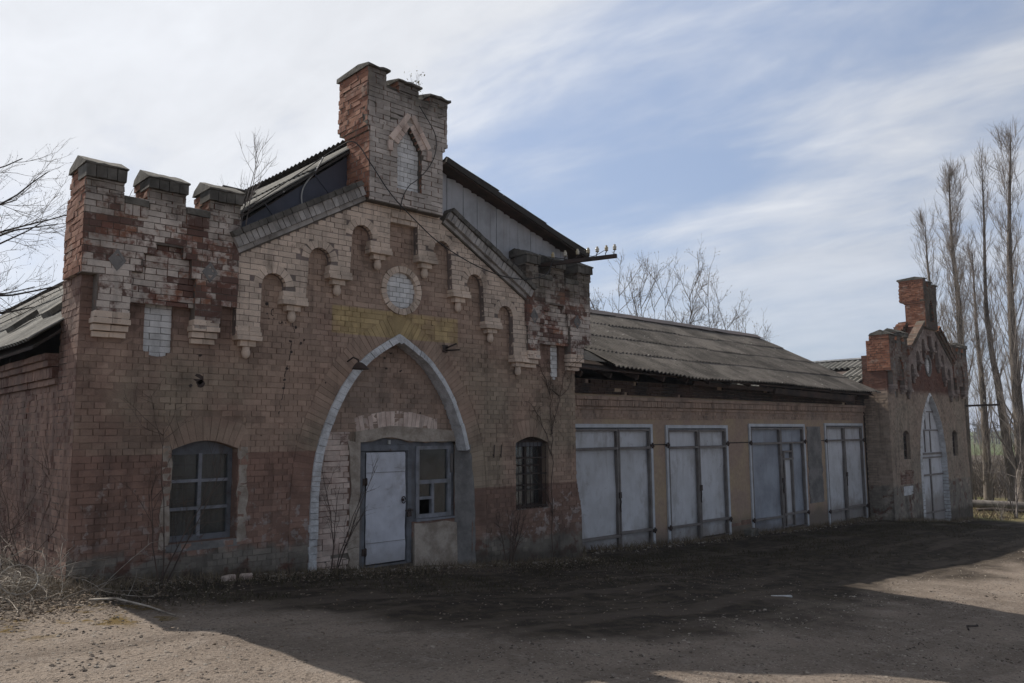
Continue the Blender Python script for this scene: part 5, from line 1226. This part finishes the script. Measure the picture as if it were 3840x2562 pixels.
poplar([(39.81, 1.42, 14.6), (39.78, 1.5, 11.77), (39.74, 1.68, 7.96), (39.75, 1.62, 5.44), (39.79, 1.47, 3.79), (39.83, 1.35, 1.75), (39.85, 1.25, -0.06), (39.86, 1.23, -1.9)], 0.24, 0.9, 'tall leaning poplar with a long clear crooked trunk, second from the right', 104, 0.8, 0.42)
poplar([(38.17, -0.28, 14.9), (38.1, 0.03, 11.16), (38.05, 0.23, 7.18), (38.04, 0.28, 3.66), (38.04, 0.29, 0.4), (38.03, 0.33, -1.9)], 0.30, 1.0, 'tallest and thickest bare poplar, nearest the right edge of the photo', 105, 1.15, 0.1)
def bush_tree(base, tops, label, seed, r0=0.10, twig=MTWIG2):
    random.seed(seed); B = Vector(base); T = thing('bare_tree', label, 'tree', base, 'bare trees behind the garage roof'); mt, mc, bd = MB(), MB(), MB()
    for tp in tops:
        V = Vector(tp) - B; L = V.length; r0_ = r0 * random.uniform(.5, .8); pts = [Vector((0, 0, 0))]; seg = 9
        for s_ in range(1, seg + 1):
            f = s_ / seg; pts.append(V * f + Vector((0, 0, -0.06 * L * math.sin(math.pi * f))) + rv(.10) * (1 if s_ < seg else .3))
        mt.tube(pts, [r0_ * (1 - .93 * s_ / seg) for s_ in range(seg + 1)], 5, cap=False)
        for k in range(16):
            i = random.uniform(.3, .97) * (seg - .001); j = int(i); p = pts[j].lerp(pts[j + 1], i - j)
            q = limb(mc, p, (V.normalized() + rv(.5)).normalized(), L * random.uniform(.10, .24), 0.018, 0.007, 5, .16, .12)
            twiggy(mc, q, 0.008, .8, 7, 1, .55, .14, (bd, 1, .028), 4, .1)
    mt.build('trunk', MDTW, T); mc.build('crown', twig, T); bd.build('buds', MDRY, T); return T
bush_tree((27.0, 14.5, -1.6), [(26.2, 14.6, 8.6), (27.2, 13.8, 8.8), (26.4, 15.2, 7.6), (27.9, 13.2, 8.0)], 'bare spreading tree behind the garage ridge, nearest the near gatehouse', 201)
bush_tree((28.2, 12.6, -1.6), [(27.6, 13.0, 8.8), (28.6, 11.9, 9.1), (28.0, 12.4, 8.2), (29.2, 11.0, 8.6)], 'bare tree with the highest twig in the middle above the garage ridge', 202)
bush_tree((29.3, 10.9, -1.6), [(28.9, 11.1, 8.6), (29.4, 10.4, 8.9), (29.8, 9.9, 7.9)], 'bare tree above the garage ridge, right of the tallest twig', 203)
bush_tree((30.2, 9.6, -1.6), [(29.9, 9.7, 7.2), (30.4, 9.0, 7.1), (30.9, 8.7, 6.1)], 'lowest bare tree where the garage ridge ends', 204, 0.08)
# the tree standing off to the left, its boughs reaching into view
random.seed(301)
LT = thing('bare_tree', 'large bare budding tree at the left edge, its boughs reaching over the low wing roof', 'tree', (-1.7, 12.2, 0.0)); mt, mc, bd = MB(), MB(), MB()
tk = [Vector(q) for q in catmull([(0, 0, -.2), (0.05, 0.05, 1.6), (0.1, 0.0, 3.4), (0.05, 0.1, 5.2), (0.2, 0.1, 7.0), (0.3, 0.1, 9.0)], 4)]
mt.tube(tk, [0.17 * (1 - .85 * i / len(tk)) for i in range(len(tk))], 8)
for z, dx_, dz_, L in ((4.0, 1, .20, 4.2), (4.4, 1, .34, 4.4), (4.7, 1, .12, 4.8), (5.1, 1, .42, 4.5), (5.4, 1, .2, 4.8), (5.8, 1, .34, 4.6), (6.2, 1, .5, 4.2), (6.5, 1, .3, 4.0), (7.0, .8, .5, 3.4), (3.9, -.8, .6, 2.6), (5.8, -.7, .7, 2.6), (4.9, 1, .30, 4.6), (6.7, .9, .8, 3.4), (3.6, 1, .22, 4.0)):
    p = Vector((0.08, 0.05, z)); q = limb(mt if L > 2.7 else mc, p, (dx_, random.uniform(-.35, .2), dz_), L, 0.05, 0.012, 10, .08, .02, 5)
    twiggy(mc, q, 0.009, 1.2, 9, 2, .48, .08, (bd, 1, .014), 5, .25)
mt.build('trunk', MDTW, LT); mc.build('crown', MTWIG2, LT); bd.build('buds', MDTW, LT)
def sapling(name, base, h, nst, label, cat, mat, seed, spread=.25, r=.012, tw=6, L=.45, lvl=1, up=.12, leaf=None, lean=(0, 0), mats=None):
    random.seed(seed); T = thing(name, label, cat, base); ms, mt_ = MB(), MB(); lf = MB()
    for k in range(nst):
        q = limb(ms, (jit(.06), jit(.03), -.1), (random.gauss(lean[0], spread), random.gauss(lean[1], spread * .6), 1), h * random.uniform(.65, 1.05), r, r * .25, 7, .07, .06, 5)
        twiggy(mt_, q, r * .35, L * h, tw, lvl, .5, up, None, 4, .25)
        if leaf:
            for _ in range(leaf):
                i = random.randrange(2, len(q)); p = q[i] + rv(.07); a = rv(1).normalized() * .022; b = rv(1).normalized() * .014
                bb_ = len(lf.v); lf.v += [tuple(p - a), tuple(p + b), tuple(p + a), tuple(p - b)]; lf.face([bb_, bb_ + 1, bb_ + 2, bb_ + 3])
    ms.build('stem', mat, T); mt_.build('twigs', mats or mat, T)
    if leaf: lf.build('leaves', MBUD, T)
    return T
sapling('birch_sapling', (2.0, 0.25, 4.15), 1.5, 2, 'slender bare birch sapling growing out of the gutter behind the left turret', 'sapling', MBIRCH, 401, .10, .012, 10, .30, 1, .22)
sapling('leafy_sapling', (4.76, 0.05, 6.95), 0.62, 3, 'tiny sapling with first pale leaves sprouting on top of the stack', 'sapling', MDRY, 402, .30, .007, 4, .25, 0, .1, 16)
sapling('roof_weed', (0.50, 0.25, 4.5), 0.36, 4, 'tangle of bare twigs in the gap right of the corner merlon', 'weed', MTWIG2, 403, .9, .005, 3, .4, 0, .05)
sapling('roof_weed', (1.25, 0.3, 4.55), 0.42, 1, 'single upright twig in the second gap of the left battlement', 'weed', MTWIG2, 404, .12, .004, 14, .3, 0, .1)
sapling('roof_weed', (7.35, 0.5, 4.75), 1.0, 2, 'spindly bare twigs rising in front of the right roof slope', 'weed', MTWIG2, 405, .3, .005, 5, .35, 1, .08, None, (.25, 0))
sapling('bare_shrub', (0.95, -0.22, -0.08), 1.75, 4, 'thin bare shrub against the dado left of the six-pane window', 'shrub', MVINE, 406, .26, .010, 7, .34, 1, .1)
sapling('bare_shrub', (3.30, -0.12, -0.25), 1.6, 5, 'bare whippy shrub at the left foot of the pointed arch', 'shrub', MVINE, 407, .15, .010, 6, .22, 1, .1, None, (-.02, 0))
sapling('bare_shrub', (6.55, -0.20, -0.52), 1.05, 5, 'low bare bush between the arch and the barred window', 'shrub', MVINE, 408, .42, .012, 7, .35, 1, .06)
sapling('bare_shrub', (30.9, -0.7, -1.66), 1.0, 7, 'reddish low bush at the right foot of the far gatehouse', 'shrub', MDRY, 409, .35, .012, 6, .35, 1, .05)
sapling('young_tree', (32.15, -0.9, -1.7), 3.1, 3, 'pale young tree with crooked limbs in front of the log', 'tree', MBIRCH, 410, .35, .035, 7, .30, 1, .02)
# dry creeper on the right turret and about the barred window
random.seed(420); vn = MB()
for P_ in ([(7.78, -0.7), (7.78, 0.4), (7.80, 1.5), (7.77, 2.2), (7.80, 2.6), (7.75, 3.1)], [(7.80, 1.6), (7.95, 2.1), (8.15, 2.65), (8.3, 3.3)], [(7.77, 2.3), (7.55, 2.75), (7.35, 2.82)], [(7.79, 1.2), (7.6, 1.7), (7.45, 1.95), (7.2, 2.2)], [(7.8, .2), (7.6, .6), (7.3, .9), (7.15, 1.2)], [(7.80, 2.4), (8.1, 2.3), (8.35, 2.7), (8.5, 3.4)]):
    pts = [Vector((x + jit(.03), -0.03 - (.24 if z > 2.85 and x > 8.1 else 0), z)) for x, z in catmull(P_, 5)]
    vn.tube(pts, [0.008 * (1 - .7 * i / len(pts)) for i in range(len(pts))], 4, cap=False)
    for _ in range(12):
        q = random.choice(pts); pp = [q]
        for k in range(5): pp.append(pp[-1] + Vector((random.gauss(0, .07), jit(.012), random.gauss(.02, .07))))
        vn.tube(pp, 0.0022, 3, cap=False)
obj1(vn, 'dry_creeper', MVINE, 'leafless creeper climbing the wall by the barred window to the right turret', 'creeper')

# ------------------------------------------------------------------ brush, grass, litter and stones
random.seed(501)
bp = MB()
for k in range(420):
    x, y = (random.uniform(-2.2, -0.15), random.uniform(-1.1, 4.5)) if k % 3 else (random.gauss(-.75, .4), random.gauss(-.35, .35)); z = gz(x, y)
    L = random.uniform(.35, 1.15); d = Vector((random.gauss(-.2, 1), random.gauss(0, .8), random.uniform(.0, .8))); pts = [Vector((x, y, z))]; d.normalize()
    for s_ in range(7): d = (d + rv(.12) + Vector((0, 0, -.15))).normalized(); q = pts[-1] + d * L / 7; q.x = min(q.x, -0.02) if q.y > 0 else q.x; q.z = max(q.z, z + .01); pts.append(q)
    r = random.uniform(.002, .0055); bp.tube(pts, r, 3, cap=False)
    twiggy(bp, pts, r * .6, .28, 4, 0, .7, 0, None, 3)
a0 = Vector((-0.62, -0.75, 0.12)); bp.tube([a0 + Vector((.17 * math.cos(i * .5), .1 * math.sin(i * .5), .10 + .13 * math.sin(i * .5))) for i in range(14)], .008, 4)
tag(bp.build('brush_pile', MDRY), 'tangled heap of pale dead stalks against the left wing', 'brush', kind='stuff')
bs = MB()
for k in range(60):
    x, y = random.uniform(-.9, -.12), random.uniform(0.3, 6.5); z = gz(x, y); q = limb(bs, (x, y, z), (random.gauss(-.1, .25), random.gauss(0, .3), 1), random.uniform(.8, 2.1), .007, .002, 6, .1, .03)
    for p in q: p.x = min(p.x, -.02)
    twiggy(bs, q, .003, .45, 6, 1, .5, .05, None, 3)
tag(bs.build('undergrowth', MVINE), 'dark thin undergrowth along the wing wall', 'undergrowth', kind='stuff')
def scatter_blades(name, n, fn, h, mat, label, wd=.004, lean=.5):
    m_ = MB()
    for k in range(n):
        x, y = fn(); z = gz(x, y); a = random.uniform(0, 6.28); hh = h * random.uniform(.4, 1.2); dx, dy = math.cos(a) * wd, math.sin(a) * wd; tx, ty = random.gauss(0, lean) * hh, random.gauss(0, lean) * hh
        b = len(m_.v); m_.v += [(x - dx, y - dy, z - .01), (x + dx, y + dy, z - .01), (x + tx * .5 + dx * .6, y + ty * .5 + dy * .6, z + hh * .6), (x + tx * .5 - dx * .6, y + ty * .5 - dy * .6, z + hh * .6), (x + tx, y + ty, z + hh)]
        m_.face([b, b + 1, b + 2, b + 3]); m_.face([b + 3, b + 2, b + 4])
    return tag(m_.build(name, mat), label, 'grass', kind='stuff')
MGRS = barkm('dead_grass', (0.25, 0.20, 0.135), (0.12, 0.095, 0.065), 3.0)
MGRS2 = barkm('turf_grass', (0.085, 0.072, 0.045), (0.05, 0.045, 0.028), 2.0)
random.seed(511)
def near_wall(): 
    x = random.uniform(0.0, 9.2); return x, -abs(random.gauss(0, .28)) - .02 - (0 if x < 8.6 else -.8)
scatter_blades('wall_grass', 2600, near_wall, .11, MGRS, 'dry grass along the foot of the near gatehouse')
def gfoot():
    x = random.uniform(8.7, 30); return x, (.76 if x < 23 else -.03) - abs(random.gauss(0, .22))
scatter_blades('wall_grass', 3000, gfoot, .14, MGRS, 'dry grass along the foot of the garages and the far gatehouse', .006)
def corner(): return random.gauss(-.1, .45), random.gauss(-.45, .3)
scatter_blades('wall_grass', 700, corner, .15, MGRS, 'straw-coloured tuft at the left corner of the gatehouse')
def yard(): 
    while True:
        x = random.uniform(0.2, 26); y = -abs(random.gauss(0, 1.7)) - .1
        if y > -1.6 - x * .17 and mnoise.noise(Vector((x * .8, y * .8, 3))) > -.15: return x, y
scatter_blades('turf', 15000, yard, .055, MGRS2, 'matted short grass in the shade of the buildings', .006, .9)
def farm(): return random.uniform(30.8, 37.5), random.uniform(-1.0, 5.0)
scatter_blades('turf', 4000, farm, .16, MGRS, 'rough yellowed grass beyond the far gatehouse', .012, .5)
m, t, b = newmat('pebble'); P = t.obj(); c = t.voro(P, 25.0)[1]
pr = t.sep(c)[0]; t.put(b.inputs['Base Color'], t.mix(t.step(pr, 0.45, 0.95), t.mix(pr, (0.06, 0.05, 0.043), (0.20, 0.16, 0.13)), (0.36, 0.32, 0.27))); MPEB = m
random.seed(521)
def stone(m_, x, y, r, fl=.6):
    z = gz(x, y); b = len(m_.v); a0 = random.uniform(0, 6.28); n = 5
    m_.v.append((x, y, z + r * fl * random.uniform(.6, 1.1)))
    for i in range(n):
        a = a0 + 2 * math.pi * i / n; q = r * random.uniform(.7, 1.25); m_.v.append((x + q * math.cos(a), y + q * math.sin(a), z + r * fl * random.uniform(.1, .45)))
    for i in range(n):
        a = a0 + 2 * math.pi * i / n; m_.v.append((x + r * .9 * math.cos(a), y + r * .9 * math.sin(a), z - .02))
    for i in range(n):
        j = (i + 1) % n; m_.face([b, b + 1 + i, b + 1 + j]); m_.face([b + 1 + i, b + 1 + n + i, b + 1 + n + j, b + 1 + j])
gv = MB()
for k in range(26000):
    f = random.random(); x = -3.0 + 15 * f ** 1.3 if k % 3 else random.uniform(5, 22); y = random.uniform(-9.6, -0.9 - 0.11 * max(x, 0))
    if mnoise.noise(Vector((x * .7, y * .7, 8))) < random.uniform(-.6, .3): continue
    if y > -4.6 and x > .6 and random.random() < .93: continue
    stone(gv, x, y, random.choice((.005, .006, .007, .009, .012, .017)) * (1 if k % 25 else 1.7))
for k in range(1500):
    q = random.random()
    if q < .45: x, y = random.uniform(-.1, 8.7), -.03 - abs(random.gauss(0, .16))
    elif q < .85: x, y = random.uniform(8.7, 23), .74 - abs(random.gauss(0, .2))
    else: x, y = random.uniform(23, 30), -.03 - abs(random.gauss(0, .2))
    stone(gv, x, y, random.choice((.012, .018, .025, .035, .05)), .7)
tag(gv.build('gravel', MPEB), 'loose gravel and small stones over the yard', 'gravel', kind='stuff')
lt = MB()
for k in range(8000):
    if k % 8 < 4: x, y = random.gauss(-.9, .75), random.gauss(-1.15, .42)
    elif k % 8 < 6: x, y = random.uniform(0, 9), -abs(random.gauss(0, .5)) - .03
    else: x, y = random.uniform(-2.4, 9.5), random.uniform(-4.5, -.1)
    if y > 0 and x > 0: continue
    z = gz(x, y) + .012; s_ = random.uniform(.008, .028); A_ = rv(1).normalized() * s_; B_ = (Vector((0, 0, 1)) + rv(.4)).normalized().cross(A_) * .55; c = Vector((x, y, z + random.random() * .02)); A_.z *= .4
    bb_ = len(lt.v); lt.v += [tuple(c - A_), tuple(c + B_), tuple(c + A_), tuple(c - B_)]; lt.face([bb_, bb_ + 1, bb_ + 2, bb_ + 3])
MLIT = barkm('dead_leaf', (0.30, 0.25, 0.20), (0.13, 0.09, 0.06), 20.0)
tag(lt.build('leaf_litter', MLIT), 'dead leaves and chips strewn over the ground', 'litter', kind='stuff')
def lump(name, x, y, sx_, sy_, sz_, rot, mat, label, cat, group=None):
    m_ = MB(); m_.box(-sx_ / 2, sx_ / 2, -sy_ / 2, sy_ / 2, -.03, sz_, j=min(sx_, sz_) * .08); o = m_.build(name, mat, bevel=.012); o.location = (x, y, gz(x, y)); o.rotation_euler = (jit(.06), jit(.06), rot); return tag(o, label, cat, group)
random.seed(531)
lump('concrete_block', 15.3, 0.45, .42, .2, .16, .1, MCONC, 'concrete block lying at the pier left of the grey gate', 'block')
lump('broken_brick', 1.72, -0.33, .17, .10, .07, .4, MLIME, 'whitish broken brick under the six-pane window, left of two', 'brick', 'broken bricks at the wall foot')
lump('broken_brick', 1.98, -0.26, .15, .10, .06, -.5, MLIME, 'whitish broken brick under the six-pane window, right of two', 'brick', 'broken bricks at the wall foot')
lump('plank_offcut', 7.85, -4.3, .30, .04, .012, -.76, MTRIM, 'pale strip of wood lying in the shaded yard', 'plank')
def stick(pts, r, mat, label): 
    m_ = MB(); m_.tube([Vector((x, y, gz(x, y) + r * .7 + z)) for x, y, z in pts], [r, r, r * .8, r * .5][:len(pts)], 5); return obj1(m_, 'fallen_stick', mat, label, 'stick')
stick([(7.7, -6.7, 0), (7.9, -6.62, .01), (8.15, -6.66, 0), (8.3, -6.6, 0)], .010, MDTW, 'short dark stick lying on the bare yard at right')
stick([(-.1, -1.2, 0.03), (.1, -1.35, .05), (.28, -1.75, .02), (.36, -2.2, 0)], .012, MDRY, 'pale bent stick at the edge of the moss by the corner')
lg = MB(); lg.tube([(35.05, 3.4, -1.5), (35.2, 1.5, -1.48), (35.6, -0.3, -1.5), (36.0, -2.2, -1.52), (36.6, -6, -1.55)], 0.17, 10); obj1(lg, 'fallen_log', MLOG, 'long grey log lying before the poplars', 'log')
lg = MB(); lg.tube(catmull([(33.9, 1.0, -1.63), (33.95, 0.3, -1.56), (34.0, -.5, -1.6), (34.3, -1.4, -1.55), (34.5, -2.4, -1.62)], 4), 0.07, 6); obj1(lg, 'fallen_branch', MDTW, 'dark curved branch on the grass in front of the log', 'branch')

# ------------------------------------------------------------------ thicket, far wood
random.seed(601)
tk_ = MB()
for k in range(520):
    f = random.random(); x = random.uniform(40.5, 58); y = (x + 2.7) * random.uniform(.24, .36) - 10 + random.uniform(-1.5, 3.0); z = gz(x, y) - .1; h = random.uniform(1.0, 2.5)
    q = limb(tk_, (x, y, z), (random.gauss(0, .22), random.gauss(0, .22), 1), h, .022, .006, 5, .1, .03); twiggy(tk_, q, .011, .9, 6, 0, .5, .1, None, 3, .1)
MTHK = barkm('thicket_twig', (0.15, 0.125, 0.105), (0.09, 0.075, 0.065), 1.0)
tag(tk_.build('thicket', MTHK), 'grey leafless thicket behind the poplars', 'thicket', kind='stuff')
fw = MB()
for k in range(520):
    D_ = random.uniform(292, 345); a = random.uniform(.27, 1.42); x = -2.7 + D_ * math.sin(a); y = -10 + D_ * math.cos(a); z = -3.2; h = random.uniform(6.5, 9.5) * (1 + .12 * math.sin(a * 23))
    if math.sin(a) * 0.96 < 0.5: continue
    fw.tube([(x, y, z), (x, y, z + h * .7)], [.35, .12], 4, cap=False)
    for j in range(26):
        p = Vector((x, y, z + h * random.uniform(.1, .9))); limb(fw, p, (random.gauss(0, .8), random.gauss(0, .8), random.uniform(.3, 1)), h * random.uniform(.15, .4), .14, .05, 3, .2, .05)
MFW = barkm('far_wood', (0.10, 0.095, 0.10), (0.075, 0.07, 0.072), .1)
tag(fw.build('distant_wood', MFW), 'bluish bare wood on the horizon beyond the green field', 'wood', kind='stuff')

# ------------------------------------------------------------------ the air between here and the far wood
hb = MB(); hb.box(-60, 420, -60, 420, -6.0, 24.0)
m = bpy.data.materials.new('thin_haze'); m.use_nodes = True; nt = m.node_tree; nt.nodes.clear()
o_ = nt.nodes.new('ShaderNodeOutputMaterial'); pv = nt.nodes.new('ShaderNodeVolumePrincipled'); pv.inputs['Color'].default_value = (0.86, 0.91, 1.0, 1); pv.inputs['Density'].default_value = 0.0005; pv.inputs['Anisotropy'].default_value = 0.0
nt.links.new(pv.outputs[0], o_.inputs['Volume'])
tag(hb.build('haze', m), 'thin bluish haze over the whole place', 'haze', kind='stuff')
